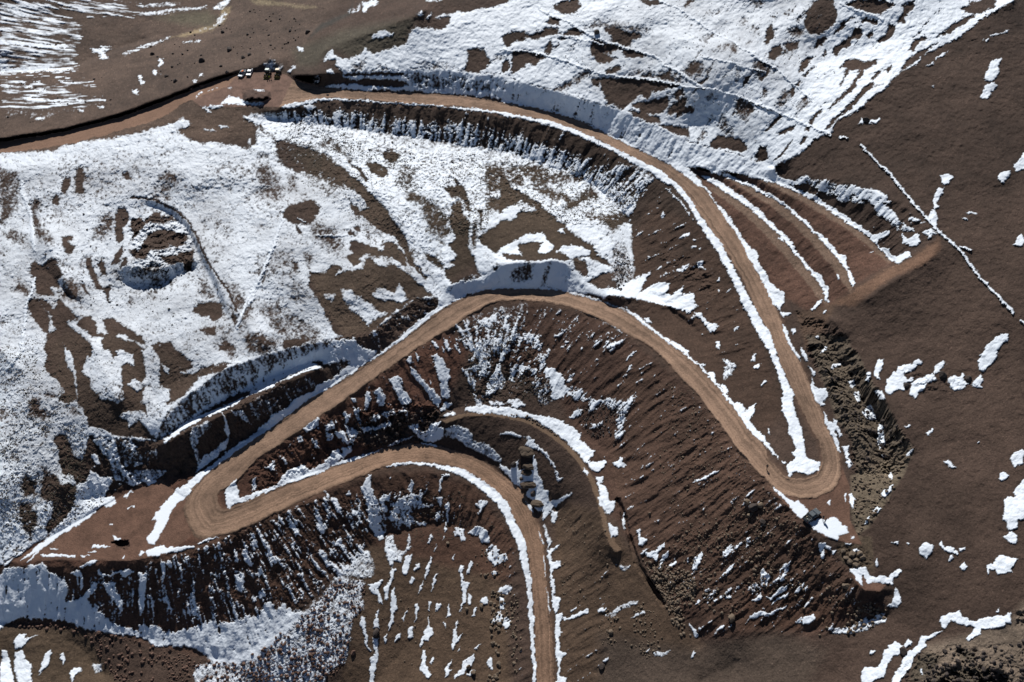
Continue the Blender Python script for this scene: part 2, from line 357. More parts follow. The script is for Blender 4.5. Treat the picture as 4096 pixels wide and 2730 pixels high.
23 -.2 6 340,1030 380,870 430,830 420,880 370,1020
23 .3 4 400,1040 700,1090 900,1160 1100,1240 1050,1230 800,1150 600,1090
23 S 3 1060,1200 1200,1310 1350,1430 1540,1560 1500,1568 1350,1460 1200,1350 1100,1260
23 S 3 1210,1300 1270,1290 1290,1350 1240,1330
23 .1 3 590,1210 800,1290 950,1350 1080,1440 1070,1450 930,1370 780,1300
23 -.6 8 0,1155 300,1160 500,1185 700,1260 900,1345 1100,1470 1230,1568 0,1568
23 .4 9 0,1300 60,1350 170,1440 170,1480 60,1480 0,1470
22 -.45 8 1750,1340 1900,1260 2080,1195 2331,1160 2331,1568 1560,1568
22 .5 6 1920,1330 2090,1260 2090,1320 2040,1380 1940,1340
22 .5 6 1740,1350 1800,1390 1840,1450 1870,1540 1830,1500 1790,1420
13 S 3 0,960 200,985 400,1020 600,1085 800,1170 1000,1270 1200,1370 1400,1480 1500,1568 1420,1568 1300,1480 1100,1370 900,1260 700,1170 500,1090 300,1030 0,980
13 S 3 0,855 150,870 400,925 600,990 800,1080 1000,1170 1100,1210 1300,1290 1500,1390 1610,1440 1640,1500 1720,1568 1660,1568 1500,1440 1300,1330 1100,1240 900,1140 700,1040 500,970 300,910 0,865
23 S 3 1220,0 1320,0 1480,130 1600,260 1690,420 1770,530 1870,660 1960,830 2050,1000 2120,1150 2200,1290 2290,1430 2331,1540 2331,1568 2270,1568 2180,1420 2080,1230 1990,1030 1910,870 1830,720 1760,610 1680,500 1590,330 1480,200 1360,90
23 S 3 1500,0 1600,30 1720,170 1770,230 1850,340 1950,450 2050,600 2130,720 2190,760 2180,810 2140,790 2230,900 2290,1000 2331,1100 2331,1200 2260,1030 2180,900 2110,800 2040,640 1940,500 1870,400 1830,320 1730,200 1600,90 1460,10
34 S 3 70,0 170,0 250,200 320,370 380,500 360,560 400,650 440,800 470,900 490,1040 610,1080 590,1140 530,1180 440,1170 390,1160 340,1215 320,1110 400,1040 360,1000 400,960 350,850 340,790 310,700 270,600 280,500 250,340 160,120
24 S 3 0,680 30,720 80,750 70,800 120,880 150,960 190,1010 240,1050 300,1080 300,1150 280,1200 270,1250 340,1250 360,1265 300,1280 300,1310 240,1200 200,1180 150,1060 80,930 40,850 0,790
24 S 3 280,1340 330,1430 360,1520 340,1510 290,1420
24 S 3 355,1390 380,1380 395,1420 380,1450
34 S 3 310,0 350,20 360,80 430,180 440,225 400,180 330,60
34 S 3 430,100 470,140 500,230 480,230 440,150
34 S 3 510,260 540,300 570,320 550,350 530,330
34 S 3 530,360 550,430 590,460 660,460 665,520 640,560 620,580 640,600 610,610 560,540 530,470
34 S 3 630,650 680,740 740,740 730,820 760,920 775,1000 750,990 720,900 680,810 640,730
34 S 3 710,710 750,720 750,770 790,840 770,870 720,760
34 S 3 790,950 840,940 850,1000 850,1050 880,1110 830,1050
34 S 3 820,1090 850,1060 860,1130 840,1130
34 S 3 850,1360 880,1350 905,1400 880,1470 865,1450
34 S 2 812,1345 832,1350 827,1420 815,1415
34 S 2 665,1430 690,1400 695,1420 680,1445
34 S 3 185,1275 290,1360 380,1410 420,1410 510,1500 470,1555 440,1550 380,1500 320,1430 240,1340
44 S 3 590,190 680,190 720,165 760,185 790,230 830,240 845,310 760,325 755,370 700,345 620,300 550,260 500,210
44 S 2 815,390 870,390 865,402 820,400
44 S 2 865,325 890,330 885,355 865,350
24 .75 4 0,0 180,0 250,110 380,140 470,75 540,130 440,165 330,180 0,90
24 S 3 0,85 150,105 300,165 450,220 530,250 650,330 770,400 870,470 960,510 970,540 1050,600 1190,560 1190,580 1110,630 1090,670 1130,700 1200,715 1200,760 1250,775 1360,735 1375,770 1270,830 1220,820 1180,790 1100,690 1040,640 950,570 850,500 750,440 620,350 480,270 300,185 100,125 0,105
24 S 3 0,165 100,210 230,275 330,350 390,410 480,470 540,540 610,590 660,640 720,700 750,750 830,780 830,820 850,880 880,930 905,1010 880,1030 850,960 830,890 780,830 700,740 640,670 560,580 480,510 400,440 300,350 180,270 0,185
24 S 3 0,340 90,370 100,410 180,480 300,590 370,670 430,770 500,850 550,900 610,940 640,1020 670,1040 670,1170 655,1170 630,1060 580,990 500,890 420,790 340,690 250,590 130,470 0,368
23 S 3 1700,90 1760,90 1900,170 2040,260 2200,380 2331,530 2331,560 2180,420 2000,290 1850,190
23 S 3 1640,10 1750,20 1900,70 2100,150 2331,270 2331,297 2100,180 1900,100 1750,55
23 S 3 1640,-20 2331,-20 2331,130 2150,90 1950,65 1880,40 1700,10
24 .2 6 380,140 470,75 540,130 640,130 780,160 900,180 1060,210 1180,260 1200,330 1130,320 1250,410 1270,470 1390,540 1410,570 1320,560 1240,550 1180,470 1080,420 1030,340 960,340 860,310 800,330 730,270 620,240 500,160 440,160
24 .7 5 900,190 1060,215 1170,265 1180,310 1120,320 1180,380 1250,420 1250,480 1150,430 1080,390 1030,310 930,270 850,230
24 .7 4 1300,580 1340,640 1430,590 1450,640 1420,690 1370,690 1300,670
24 .4 4 1470,570 1550,545 1600,580 1530,620
24 0 5 1310,440 1380,430 1500,480 1480,510
24 S 3 1620,95 1690,85 1730,100 1700,130 1690,155 1640,160 1645,120
24 S 4 1600,200 1650,195 1640,240 1590,310 1610,360 1570,380 1560,300
24 S 4 1535,390 1570,380 1600,430 1590,500 1600,540 1570,510 1520,450
24 S 3 1835,395 1890,390 1930,420 1880,410
24 S 3 1800,440 1840,445 1855,465 1820,460
24 S 3 2270,620 2310,590 2331,640 2310,690 2240,680
24 S 3 2000,1568 2060,1500 2090,1460 2190,1430 2200,1480 2150,1520 2120,1568
24 S 3 530,1220 580,1150 620,1150 600,1190 540,1230
24 S 3 620,1260 650,1230 660,1240 630,1270
24 S 2 570,1450 590,1445 590,1470
24 S 2 240,622 290,632 290,652
24 S 2 740,935 760,930 765,970 745,975
24 S 2 1010,755 1050,735 1040,750
34 S 3 1060,340 1090,210 1135,200 1130,270 1105,350 1110,380 1080,370
34 S 4 1150,470 1165,380 1250,310 1260,270 1380,250 1430,210 1470,230 1460,255 1420,250 1410,300 1320,330 1330,370 1400,360 1390,380 1310,410 1320,470 1250,470 1190,515 1170,500
34 S 4 1370,480 1370,400 1440,370 1500,345 1550,320 1590,380 1540,400 1500,400 1480,460 1440,490 1420,540 1370,520
34 S 4 1560,310 1590,260 1650,220 1670,240 1620,300 1570,335
34 S 4 1685,380 1730,350 1800,360 1820,320 1830,380 1870,410 1800,460 1740,475 1700,440
34 S 4 1880,420 1930,370 1960,325 1990,380 1970,430 1985,450 1920,455
34 S 4 1950,290 1950,210 2020,80 2080,60 2110,90 2110,150 2090,220 2050,250 1980,300
34 S 3 2080,60 2130,0 2190,0 2180,40 2140,90 2110,80
34 S 3 845,410 880,385 895,430 870,455
34 S 3 890,490 920,475 950,540 925,570 895,530
34 S 3 955,640 1020,600 1050,640 1090,715 1060,720 990,710
34 S 3 1095,820 1110,750 1140,790 1150,930 1110,960 1085,910
34 S 3 1120,1010 1150,1010 1165,1040 1125,1045
34 S 3 985,380 1000,320 1035,320 1010,400
34 S 3 1060,475 1130,480 1160,540 1110,560 1070,520
34 S 3 1500,840 1560,795 1555,830 1520,850
34 S 3 1645,1075 1700,1070 1760,1130 1720,1130
34 S 3 1315,775 1380,760 1360,785
34 S 4 2205,1050 2250,1000 2310,970 2331,1010 2320,1090 2260,1120
34 S 4 2125,1220 2130,1170 2160,1155 2205,1190 2140,1250
34 S 4 2240,1330 2300,1270 2331,1230 2500,1200 2480,1568 2331,1568 2150,1568 2160,1480 2180,1460 2160,1410 2200,1380 2260,1380
34 S 3 1180,1190 1210,1160 1220,1200 1205,1240
34 S 3 1120,1370 1140,1320 1220,1280 1200,1330 1150,1380
34 S 3 1050,1500 1090,1455 1120,1470 1080,1520
34 S 2 1930,915 1955,910 1950,925
34 S 2 1320,1010 1390,960 1380,990 1340,1030
34 S 2 600,150 640,110 660,120 630,150
34 S 2 690,290 710,250 770,235 770,260 700,300
34 S 3 0,720 0,620 60,590 40,660 20,690
34 S 2 -20,700 60,790 130,860 150,930 250,1040 260,1060 200,1010 100,870 0,760
34 S 2 155,790 170,800 180,850 160,840
34 S 2 275,1070 320,1080 310,1105
34 S 2 20,180 50,165 50,210 20,225
34 S 2 45,270 100,240 90,270 60,280
34 S 2 95,430 140,380 150,395 110,430
44 S 4 1440,430 1480,380 1520,385 1570,410 1550,460 1510,500 1500,530 1450,480
44 S 3 1615,400 1630,370 1660,430 1720,420 1780,470 1770,490 1690,460 1640,450
44 S 3 1780,440 1840,430 1830,450 1800,460
44 S 3 1690,540 1720,490 1740,520 1700,555
44 S 3 1790,590 1840,550 1850,620 1810,620
44 S 4 2015,570 2070,560 2120,485 2280,520 2230,570 2220,630 2100,660 2090,610 2040,620 2020,650
44 S 4 2165,20 2331,0 2331,100 2290,190 2280,260 2200,280 2180,200 2155,100
44 S 3 2165,340 2230,285 2280,330 2270,400 2220,400
44 S 4 1205,900 1230,850 1240,770 1280,830 1285,890 1245,935 1170,920
44 S 3 850,610 950,600 980,590 1030,660 1070,690 1150,660 1190,690 1200,640 1270,605 1295,625 1260,655 1220,680 1215,750 1170,735 1050,720 1020,745 1000,720 980,660 960,660 960,720 970,755 930,720 880,660
44 S 3 1065,560 1085,535 1100,580 1080,600
44 S 4 1605,1050 1620,1010 1690,975 1780,970 1800,1020 1930,1050 2030,1005 2100,1000 2160,1010 2210,980 2215,1075 2180,1070 2140,1100 2050,1110 1970,1120 1960,1160 1870,1215 1840,1190 1880,1150 1920,1110 1910,1095 1800,1080 1710,1040 1680,1090 1640,1105
44 S 4 950,1568 940,1520 980,1450 1100,1440 1150,1310 1190,1290 1180,1260 1240,1215 1310,1250 1350,1210 1380,1240 1300,1290 1270,1350 1220,1350 1180,1420 1150,1520 1070,1550 1000,1600
44 S 4 1200,1600 1240,1490 1290,1430 1330,1330 1420,1250 1470,1180 1640,1125 1600,1160 1500,1210 1500,1270 1400,1350 1360,1450 1300,1530 1260,1600
44 S 2 1440,1460 1460,1455 1480,1500 1465,1495
44 S 2 1030,1310 1070,1300 1060,1325 1035,1330
44 S 2 2090,970 2130,935 2110,975
44 S 2 1195,380 1270,375 1270,395
44 S 2 1345,380 1370,385 1355,405
44 .7 3 90,650 120,610 180,690 150,740 110,750 95,690
44 .7 3 300,560 350,540 340,600 280,720 265,690 310,620
44 .7 3 150,860 200,840 240,780 330,740 320,790 230,840 190,870
44 .7 3 365,820 420,760 470,710 470,740 420,800
44 S 2 460,770 490,750 480,800
44 .7 2 190,920 240,860 330,810 330,830 240,880 200,920
44 .8 3 0,1010 110,990 230,960 325,920 300,955 180,1000 60,1025 0,1040
44 .8 3 380,1060 440,1020 550,995 560,1035 480,1080
44 .3 4 665,1110 740,1110 870,1100 940,1060 1000,1010 1020,1050 1080,1000 1160,975 1155,1060 1080,1080 980,1140 820,1160 720,1145
44 .6 3 595,380 640,380 700,420 690,450 640,430 620,520 595,500
44 .2 4 0,750 60,770 60,830 20,840
44 S 2 20,880 80,850 110,770 100,870 60,885
44 S 2 880,450 910,430 935,455 890,465
44 S 2 705,460 760,460 720,490
44 S 2 1050,110 1100,80 1110,100 1060,145
44 S 2 985,240 1010,170 1035,165 1000,235
43 S 3 830,0 900,0 930,30 980,30 970,100 930,140 890,130 850,60
43 .7 3 905,210 940,230 990,270 1000,340 940,340 920,280
43 S 3 1150,280 1180,275 1190,340 1245,360 1210,410 1170,400 1160,330
43 S 3 1210,440 1260,470 1300,460 1390,385 1390,420 1340,470 1340,540 1300,520 1250,510
43 .8 3 1340,600 1350,540 1420,450 1420,500 1370,580 1360,605
43 .4 4 1420,590 1480,510 1500,560 1470,590
43 .3 4 1560,620 1600,510 1610,560 1590,620
43 .7 3 1620,620 1640,530 1720,440 1725,480 1680,560 1660,610
43 .6 3 1870,520 1900,440 1960,400 1960,460 1890,520
43 .6 3 2090,440 2100,350 2125,340 2110,400
43 .6 3 1860,690 1900,640 1980,570 1970,610 1900,670
43 .8 3 2205,650 2230,610 2280,660 2280,710 2220,750
43 .5 3 1650,920 1700,860 1750,820 1740,850 1690,900
43 0 8 1730,790 1900,770 2040,720 2040,800 1950,850 1850,880 1750,900
43 .4 4 2090,770 2180,730 2220,780 2220,870 2130,890 2200,850
43 S 3 2070,1075 2120,1010 2230,960 2270,990 2331,970 2331,990 2200,1010 2120,1030
43 .8 3 1610,1070 1640,1110 1690,1170 1640,1190 1620,1120
43 S 3 530,1030 600,1010 750,945 755,975 640,1020 540,1050
43 .6 3 590,970 650,940 610,980
43 .2 4 870,1000 930,970 1000,940 1100,880 1180,870 1170,900 1050,950 950,1020 890,1010
43 .5 3 1110,1030 1160,985 1230,950 1230,980 1150,1010
43 .4 4 830,950 900,940 880,970 830,965
43 .3 4 960,560 1000,580 1110,575 1060,630 1020,610
43 .6 3 1225,1300 1270,1270 1260,1300 1235,1310
43 .3 4 1300,1310 1380,1320 1450,1300 1430,1330 1370,1360 1310,1340
43 .7 3 1610,1360 1630,1310 1665,1310 1640,1350
43 .7 3 880,1380 910,1350 910,1390 895,1395
43 S 3 1030,200 1050,120 1060,280 1040,270
43 S 2 200,0 240,60 280,120 260,110 220,50
43 S 2 325,260 345,300 365,400 350,380
43 S 2 360,460 375,500 390,670 375,600
43 S 2 395,740 410,860 420,980 405,950
43 S 3 400,440 440,440 510,400 510,420 440,470 430,500 450,540 520,545 520,590 450,620 440,690 470,700 460,840 515,850 510,890 470,990 450,940 440,800 430,660 410,560
43 S 3 470,1000 520,980 530,1030 500,1100 520,1140 490,1190 510,1230 510,1310 570,1320 520,1370 505,1440 510,1520 560,1530 550,1750 480,1750 490,1450 470,1350 475,1240 465,1150
43 .8 4 340,0 380,40 540,0 500,40 440,80 400,130 370,200 360,120
43 .4 4 370,200 400,250 440,380 410,430 380,300
43 .6 4 430,120 480,120 490,170 450,230 430,200
43 S 3 0,40 60,100 130,200 190,310 225,430 245,560 265,700 275,850 290,1050 295,1300 305,1568 320,1900 290,1900 280,1568 272,1400 258,1150 245,950 232,780 215,640 200,540 170,420 130,300 70,190 0,110
43 .4 4 0,470 40,480 60,530 0,550
43 .8 4 0,770 50,745 110,760 100,800 60,815 0,805
43 .7 4 0,900 30,900 40,950 0,940
43 .8 4 30,1030 70,1010 90,1050 50,1110 20,1080
33 .3 7 0,0 330,0 340,90 420,110 430,130 380,210 400,290 450,290 520,330 550,400 560,450 620,430 580,480 690,450 740,490 730,540 780,520 810,560 870,560 900,530 1000,520 990,550 1060,560 1140,500 1170,480 1120,560 1080,640 1050,660 1060,720 1030,850 1030,940 990,900 970,850 1000,700 980,650 880,600 830,660 750,660 740,560 660,550 590,520 560,490 460,550 440,560 430,450 370,310 310,220 330,150 280,80 150,60 0,60
33 .9 6 390,270 450,290 520,330 550,400 560,450 620,430 540,510 460,550 440,520 430,430
33 -.1 7 360,360 400,400 440,560 400,600 330,590 290,500 300,400
33 .6 5 100,300 120,240 260,280 320,300 310,360 250,290 130,310
33 .6 5 60,570 130,540 230,590 180,610 100,610
33 .7 5 0,370 30,330 40,420 10,480 0,500
33 S 3 0,190 50,90 90,85 80,120 20,190
33 S 4 0,610 100,620 250,670 370,690 440,700 500,720 560,760 620,790 690,850 680,890 770,970 800,990 790,1030 740,1060 760,1080 830,1090 890,1060 910,1090 870,1130 820,1170 790,1160 730,1090 660,1010 560,910 450,820 350,750 250,710 100,690 0,680
33 .6 4 590,700 640,640 700,630 690,660 640,710
33 .2 6 660,760 760,750 860,740 870,760 760,800
33 S 3 960,1090 1010,1070 1020,1040 1045,1050 1040,1090 1090,1110 1060,1130 1000,1130
33 S 3 820,1200 880,1200 880,1250 850,1260 910,1310 920,1400 980,1410 960,1500 910,1520 860,1450 840,1330
33 S 2 700,1110 750,1170 740,1185 710,1150
33 .7 3 1610,1255 1700,1220 1800,1170 1860,1145 1840,1170 1720,1230 1620,1265
33 .8 4 0,1100 60,1130 80,1140 130,1080 150,1060 160,1150 200,1130 240,1100 280,1090 270,980 300,1060 320,1160 350,1230 370,1290 410,1330 400,1440 340,1500 300,1480 280,1420 230,1370 240,1310 180,1300 130,1260 60,1190 0,1130
33 .9 4 370,1568 390,1500 460,1440 530,1370 610,1335 600,1355 520,1410 440,1480 400,1540
33 .6 4 220,940 250,880 290,910 340,960 390,990 420,1050 460,1100 480,1160 500,1210 540,1210 490,1250 470,1150 420,1080 380,1010 300,960
33 .5 4 0,820 80,820 180,860 170,880 80,850 0,840
33 .5 4 200,860 240,870 300,900 260,950
33 S 3 150,1320 200,1380 270,1480 280,1520 240,1480 180,1390
33 S 3 0,1410 40,1460 90,1530 110,1568 60,1568 0,1490
33 S 2 1340,0 1400,20 1550,130 1700,260 1830,400 1930,510 2000,600 2070,680 2150,790 2230,870 2280,950 2331,1000 2300,1000 2200,890 2100,790 2000,640 1880,480 1740,320 1600,190 1440,60
33 S 2 1450,40 1530,90 1610,150 1590,165 1500,110
33 S 2 1760,330 1810,320 1830,360 1810,380
33 S 2 1690,250 1735,245 1720,265
33 S 2 1870,430 1900,420 1940,490 1910,490
33 S 3 1990,580 2040,575 2080,650 2140,620 2170,590 2160,660 2140,690 2110,720 2060,680 2010,620
33 .2 5 1890,380 1890,330 1920,260 1880,200 1950,230 2010,260 2000,300 1950,350
33 S 2 1825,60 1850,55 1865,90 1845,120
33 S 2 2130,220 2150,170 2165,170 2160,225
33 S 2 2155,280 2190,240 2210,250 2190,285
33 S 2 2210,440 2240,390 2260,380 2240,420
33 .6 2 1065,220 1110,170 1160,130 1140,170 1080,225
33 .7 2 1075,320 1110,255 1130,260 1100,310
33 .7 2 570,390 600,340 640,320 600,400
32 .75 6 0,260 150,200 300,140 450,90 650,50 900,30 920,70 960,110 1080,130 1060,170 980,220 850,330 700,370 640,330 600,270 500,280 350,340 200,410 0,470
32 -.05 9 0,240 300,130 600,60 700,60 600,130 350,220 0,300
32 -.6 6 930,60 1000,0 1330,0 1250,60 1150,120 1080,130 960,110
32 -.7 5 520,240 600,210 640,270 720,300 700,380 640,330 600,270
32 -.6 5 640,260 740,220 860,230 800,290 700,370
32 S 3 0,470 200,410 350,350 500,290 600,268 600,285 480,312 300,382 120,452 0,505
32 -.5 4 0,530 200,460 400,390 610,300 620,370 560,440 400,520 320,600 200,690 50,760 0,770
32 S 4 180,690 320,600 420,520 520,490 560,440 640,400 700,380 850,330 900,270 1100,150 1200,90 1300,0 1350,0 1250,70 1050,200 1000,230 850,340 700,440 500,550 400,620 250,730 150,810 0,905 0,870 80,790 110,770
32 .9 4 1535,180 1580,165 1630,200 1660,280 1690,300 1690,420 1680,540 1620,530 1620,410 1580,300
32 .9 4 1170,370 1240,335 1290,360 1310,480 1370,570 1310,600 1260,560 1230,450
32 .8 4 1360,270 1400,300 1460,390 1530,450 1620,550 1600,610 1530,560 1490,470 1430,410 1380,350
32 .9 3 965,640 970,510 1010,475 1025,520 990,650
32 .4 4 1050,480 1100,450 1140,520 1150,620 1090,600 1080,530
32 .7 3 870,620 920,610 930,700 940,800 910,740 890,680
32 S 3 1320,220 1360,180 1390,240 1350,240
32 S 3 1420,210 1410,160 1440,190 1440,220
32 .8 3 850,540 890,540 910,580 870,580
32 .7 3 1530,50 1570,60 1590,110 1550,90
32 .7 3 1640,30 1670,30 1680,110 1650,80
32 .8 2 1720,70 1790,150 1770,155
32 .4 6 770,640 850,670 830,760 870,790 830,830 790,740
32 .7 4 640,810 690,700 730,720 720,790 660,815
32 .7 4 450,800 500,760 540,720 580,710 580,760 500,820
32 .6 4 520,870 560,900 590,960 540,940
32 .4 4 640,830 700,840 700,890 650,900
32 .5 6 700,830 820,800 1000,790 1200,740 1170,780 980,830 900,860 870,920 800,920
32 0 5 1020,690 1200,640 1320,630 1320,650 1200,690 1040,740
32 S 3 330,950 370,880 350,940
32 .7 3 390,850 440,860 450,910 410,920
32 .9 4 640,1060 700,990 780,950 870,930 870,980 800,1040 740,1070 700,1100 640,1090
32 S 4 240,1250 310,1150 390,1130 460,1090 500,1150 600,1100 700,1090 900,1030 1000,1010 1120,965 1000,1020 850,1080 700,1120 560,1190 400,1240 250,1290 100,1350 0,1390 0,1360 140,1310 240,1270
32 .4 4 120,1120 200,1060 230,1110 170,1160
32 .8 3 20,1220 50,1200 50,1320 10,1330
32 .4 4 1170,940 1290,880 1420,860 1300,900 1180,950
32 .9 4 1340,770 1430,750 1450,820 1500,810 1560,740 1620,740 1590,790 1550,850 1480,900 1440,880
32 S 3 1480,900 1550,850 1600,790 1640,790 1640,850 1600,890 1560,920 1500,910
32 S 2 1450,915 1590,940 1580,950 1450,925
32 .25 5 1650,850 1660,800 1740,760 1840,790 1890,850 1900,900 1990,910 2060,980 2140,1050 2120,1090 2050,1050 1950,1000 1840,950 1760,880 1720,890 1690,860
32 .8 4 2120,1100 2220,1170 2270,1060 2280,1130 2240,1180 2331,1240 2331,1260 2240,1260 2150,1150
32 S 4 1820,620 1950,590 2331,660 2331,700 2150,680 1950,660 1810,650
32 .8 4 1610,630 1650,570 1720,580 1690,620 1620,650
32 .6 3 1640,680 1720,650 1740,680 1660,690
32 .25 7 1840,20 1980,60 2160,0 2331,0 2331,60 2200,70 2100,170 2060,130 2010,230 1960,350 1900,350 1880,250 1900,150 1860,80
32 .3 6 1790,280 1870,280 1890,370 1930,430 1900,500 1960,520 1980,610 1900,610 1900,500 1850,400
32 .8 4 1990,520 2000,430 2100,270 2150,330 2150,420 2060,500
32 .8 3 2120,220 2180,100 2210,90 2200,140 2130,230
32 .8 3 1970,310 2000,220 2010,330 1990,350
32 .4 5 2190,550 2300,540 2331,600 2250,620 2200,580
32 .6 3 2020,570 2100,560 2200,590 2040,600
32 .5 3 2200,380 2240,250 2260,280 2230,400
32 .9 4 920,1300 960,1270 1010,1190 1030,1180 1020,1290 1060,1360 1100,1400 1140,1430 1160,1520 1150,1568 1000,1568 1000,1470 1010,1430 960,1350
32 .4 4 1130,1360 1200,1330 1190,1400 1140,1420
32 .25 6 1220,1440 1280,1400 1330,1340 1360,1220 1390,1260 1360,1350 1440,1370 1500,1300 1440,1440 1380,1500 1300,1540 1220,1568 1190,1568
32 .7 3 1590,1330 1610,1230 1650,1190 1620,1260 1610,1340
32 .7 3 1620,1190 1700,1180 1690,1210
32 .6 3 690,1410 740,1400 770,1490 740,1470
32 .6 3 650,1350 620,1320 640,1330 680,1370 650,1380
32 .7 3 800,1360 840,1320 850,1350 820,1370
32 .2 4 510,1440 530,1400 600,1540 570,1568
32 S 3 1150,1110 1250,1090 1400,1078 1550,1085 1750,1125 1900,1190 2050,1290 2180,1420 2240,1568 2190,1568 2110,1450 1980,1330 1860,1240 1700,1160 1560,1110 1400,1100 1250,1112 1160,1118
42 S 3 2050,0 2100,0 2200,130 2280,300 2331,430 2331,640 2310,600 2280,450 2230,320 2150,150
42 S 2 2260,370 2290,420 2320,500 2300,480
42 -.5 9 0,290 200,150 500,0 970,0 1000,300 930,420 860,500 840,570 720,620 690,700 600,860 470,970 330,930 230,940 150,850 0,760
42 .15 9 820,680 900,700 980,720 960,760 960,960 880,1020 860,1150 850,1250 800,1400 730,1450 680,1490 640,1600 -500,1700 -460,1420 0,1340 200,1190 450,1000 600,850 700,700 730,610 840,570 930,430 960,340 1000,450 1060,600 1050,660 1000,680
42 .85 14 -400,900 0,770 60,860 130,830 220,960 290,890 350,960 480,980 440,1010 300,1140 150,1250 0,1340 -300,1420 -420,1300
42 .9 4 970,0 1130,0 1170,120 1130,140 1090,170 1110,260 1140,300 1140,340 1100,360 1060,320 1020,270 1000,200 1000,80
42 .3 5 1130,170 1300,110 1400,170 1350,180 1500,210 1490,240 1350,250 1250,200 1130,190
42 .2 5 1190,0 1230,80 1280,60 1240,130 1200,150
42 .3 5 1330,30 1420,0 1500,70 1560,60 1540,80 1400,90
42 .7 3 1560,180 1600,120 1610,160 1590,200
42 S 3 1660,70 1690,40 1700,100 1680,140 1685,200 1665,270 1650,300 1665,200
42 .7 3 1640,370 1645,330 1655,340
42 .7 3 1580,0 1630,0 1630,80 1600,60
42 .45 6 1140,420 1160,330 1220,310 1220,400 1260,440 1290,510 1280,550 1220,530 1200,600 1150,500
42 .3 5 1230,470 1320,440 1350,300 1360,350 1340,420 1370,420 1300,500
42 .9 3 1290,640 1290,580 1320,500 1380,480 1370,540 1340,590 1330,660
42 .9 3 1390,620 1420,560 1440,560 1430,600 1400,635
42 .9 3 1350,710 1380,670 1395,710 1370,740
42 .6 3 1500,390 1540,310 1555,330 1520,400
42 .8 3 1550,450 1580,400 1570,440
42 S 3 1480,680 1490,620 1530,500 1540,500 1520,620 1490,700
42 S 3 1420,820 1440,760 1480,710 1450,780
42 S 3 1540,800 1550,700 1590,640 1570,700 1550,790
42 S 3 1140,870 1140,780 1180,700 1210,600 1230,600 1210,690 1170,790 1165,870
42 S 3 1190,900 1190,830 1215,770 1235,850 1245,900 1240,960 1215,1010 1220,1060 1180,1125 1170,1090 1200,1010 1185,950
42 S 3 1290,1040 1320,970 1335,965 1300,1060
42 S 3 1395,1060 1400,910 1430,900 1430,950 1400,1060
42 S 3 1575,950 1580,910 1610,910 1610,950 1585,970
42 S 2 1513,970 1520,880 1532,890 1522,970
42 S 3 1340,1200 1350,1110 1385,1100 1390,1150 1380,1200
42 S 3 1440,1250 1470,1170 1500,1100 1510,1000 1515,1080 1540,1110 1550,1150 1510,1220 1480,1210 1455,1270
42 S 3 1455,1380 1460,1290 1490,1300 1490,1400 1520,1470 1540,1500 1510,1540 1480,1490 1445,1470
42 S 2 1530,1410 1540,1355 1555,1370 1545,1420
42 S 3 1225,1220 1240,1180 1280,1150 1270,1190 1230,1225
42 S 3 1135,1180 1160,1155 1155,1220 1140,1250
42 S 3 1770,610 1785,570 1820,580 1800,640 1810,710 1860,720 1830,790 1820,890 1790,920 1770,980 1790,880 1800,800 1790,700
42 S 3 1840,890 1850,810 1880,850 1870,920 1850,920
42 S 3 1830,650 1870,540 1885,560 1860,630
42 S 2 1715,520 1735,480 1730,540
42 S 3 1730,300 1740,260 1800,270 1820,320 1830,360 1790,370 1780,320 1740,330
42 S 3 1860,290 1930,240 2000,280 2030,350 2020,390 1950,380 1940,320 1870,310
42 .8 4 1990,470 2040,400 2110,440 2090,480 2160,480 2180,540 2130,550 2080,580 2030,530
42 .4 4 1900,60 1950,20 2000,30 2010,70 1960,90 1960,140 1940,90
42 S 2 1665,1010 1685,900 1702,1000
42 S 2 1648,1060 1667,1060 1655,1110
42 S 3 1710,1290 1720,1130 1750,1060 1770,1030 1740,1110 1760,1180 1810,1145 1790,1190 1750,1240 1720,1290
42 S 2 1760,1310 1785,1260 1780,1290
42 S 3 1730,1550 1740,1500 1790,1460 1800,1390 1870,1350 1900,1320 1890,1400 1840,1460 1790,1510
42 S 3 1650,1530 1660,1450 1710,1370 1690,1460 1720,1450 1680,1510
42 S 2 1880,1010 1910,930 1930,930 1900,1010
42 S 3 1955,880 1970,850 2010,840 2010,910 1985,900
42 S 2 1905,1285 1930,1250 1960,1240 1920,1285
42 .8 3 2080,810 2150,750 2230,770 2200,810 2120,800
42 .9 3 2000,1400 2030,1360 2055,1400 2050,1460 2020,1440
42 .8 3 2050,640 2110,620 2100,650 2060,680
42 .4 4 2120,810 2170,900 2150,950 2110,900
42 .2 4 2050,1050 2080,990 2130,960 2130,1060 2060,1080
42 .8 3 2150,1020 2190,1010 2210,1060 2170,1100
42 S 3 1840,1510 1880,1450 1900,1460 1860,1520
42 .9 4 940,1080 960,1000 985,1030 980,1100 1000,1170 1000,1260 1040,1310 1020,1310 980,1250 975,1180
42 .9 4 1020,1800 1020,1380 1060,1330 1040,1190 1090,1195 1090,1300 1080,1400 1060,1500 1050,1800
42 .9 4 1040,1110 1060,1010 1085,950 1090,1060 1100,1120
42 .9 4 1000,740 1080,720 1120,690 1120,730 1080,780 1110,850 1120,910 1090,900 1080,830 1040,830
42 .7 3 120,350 160,400 240,550 210,570 160,450
42 .7 3 240,150 290,200 300,230 270,220
42 .6 3 310,180 370,220 420,310 450,330 400,320 340,240
42 .5 4 540,60 600,130 600,200 640,280 620,320 560,240
42 .35 6 530,380 600,420 700,560 780,580 720,640 640,590 600,500
42 .6 4 690,380 770,360 830,480 850,510 820,490 760,420
42 .8 3 690,0 740,20 770,110 750,130 720,60
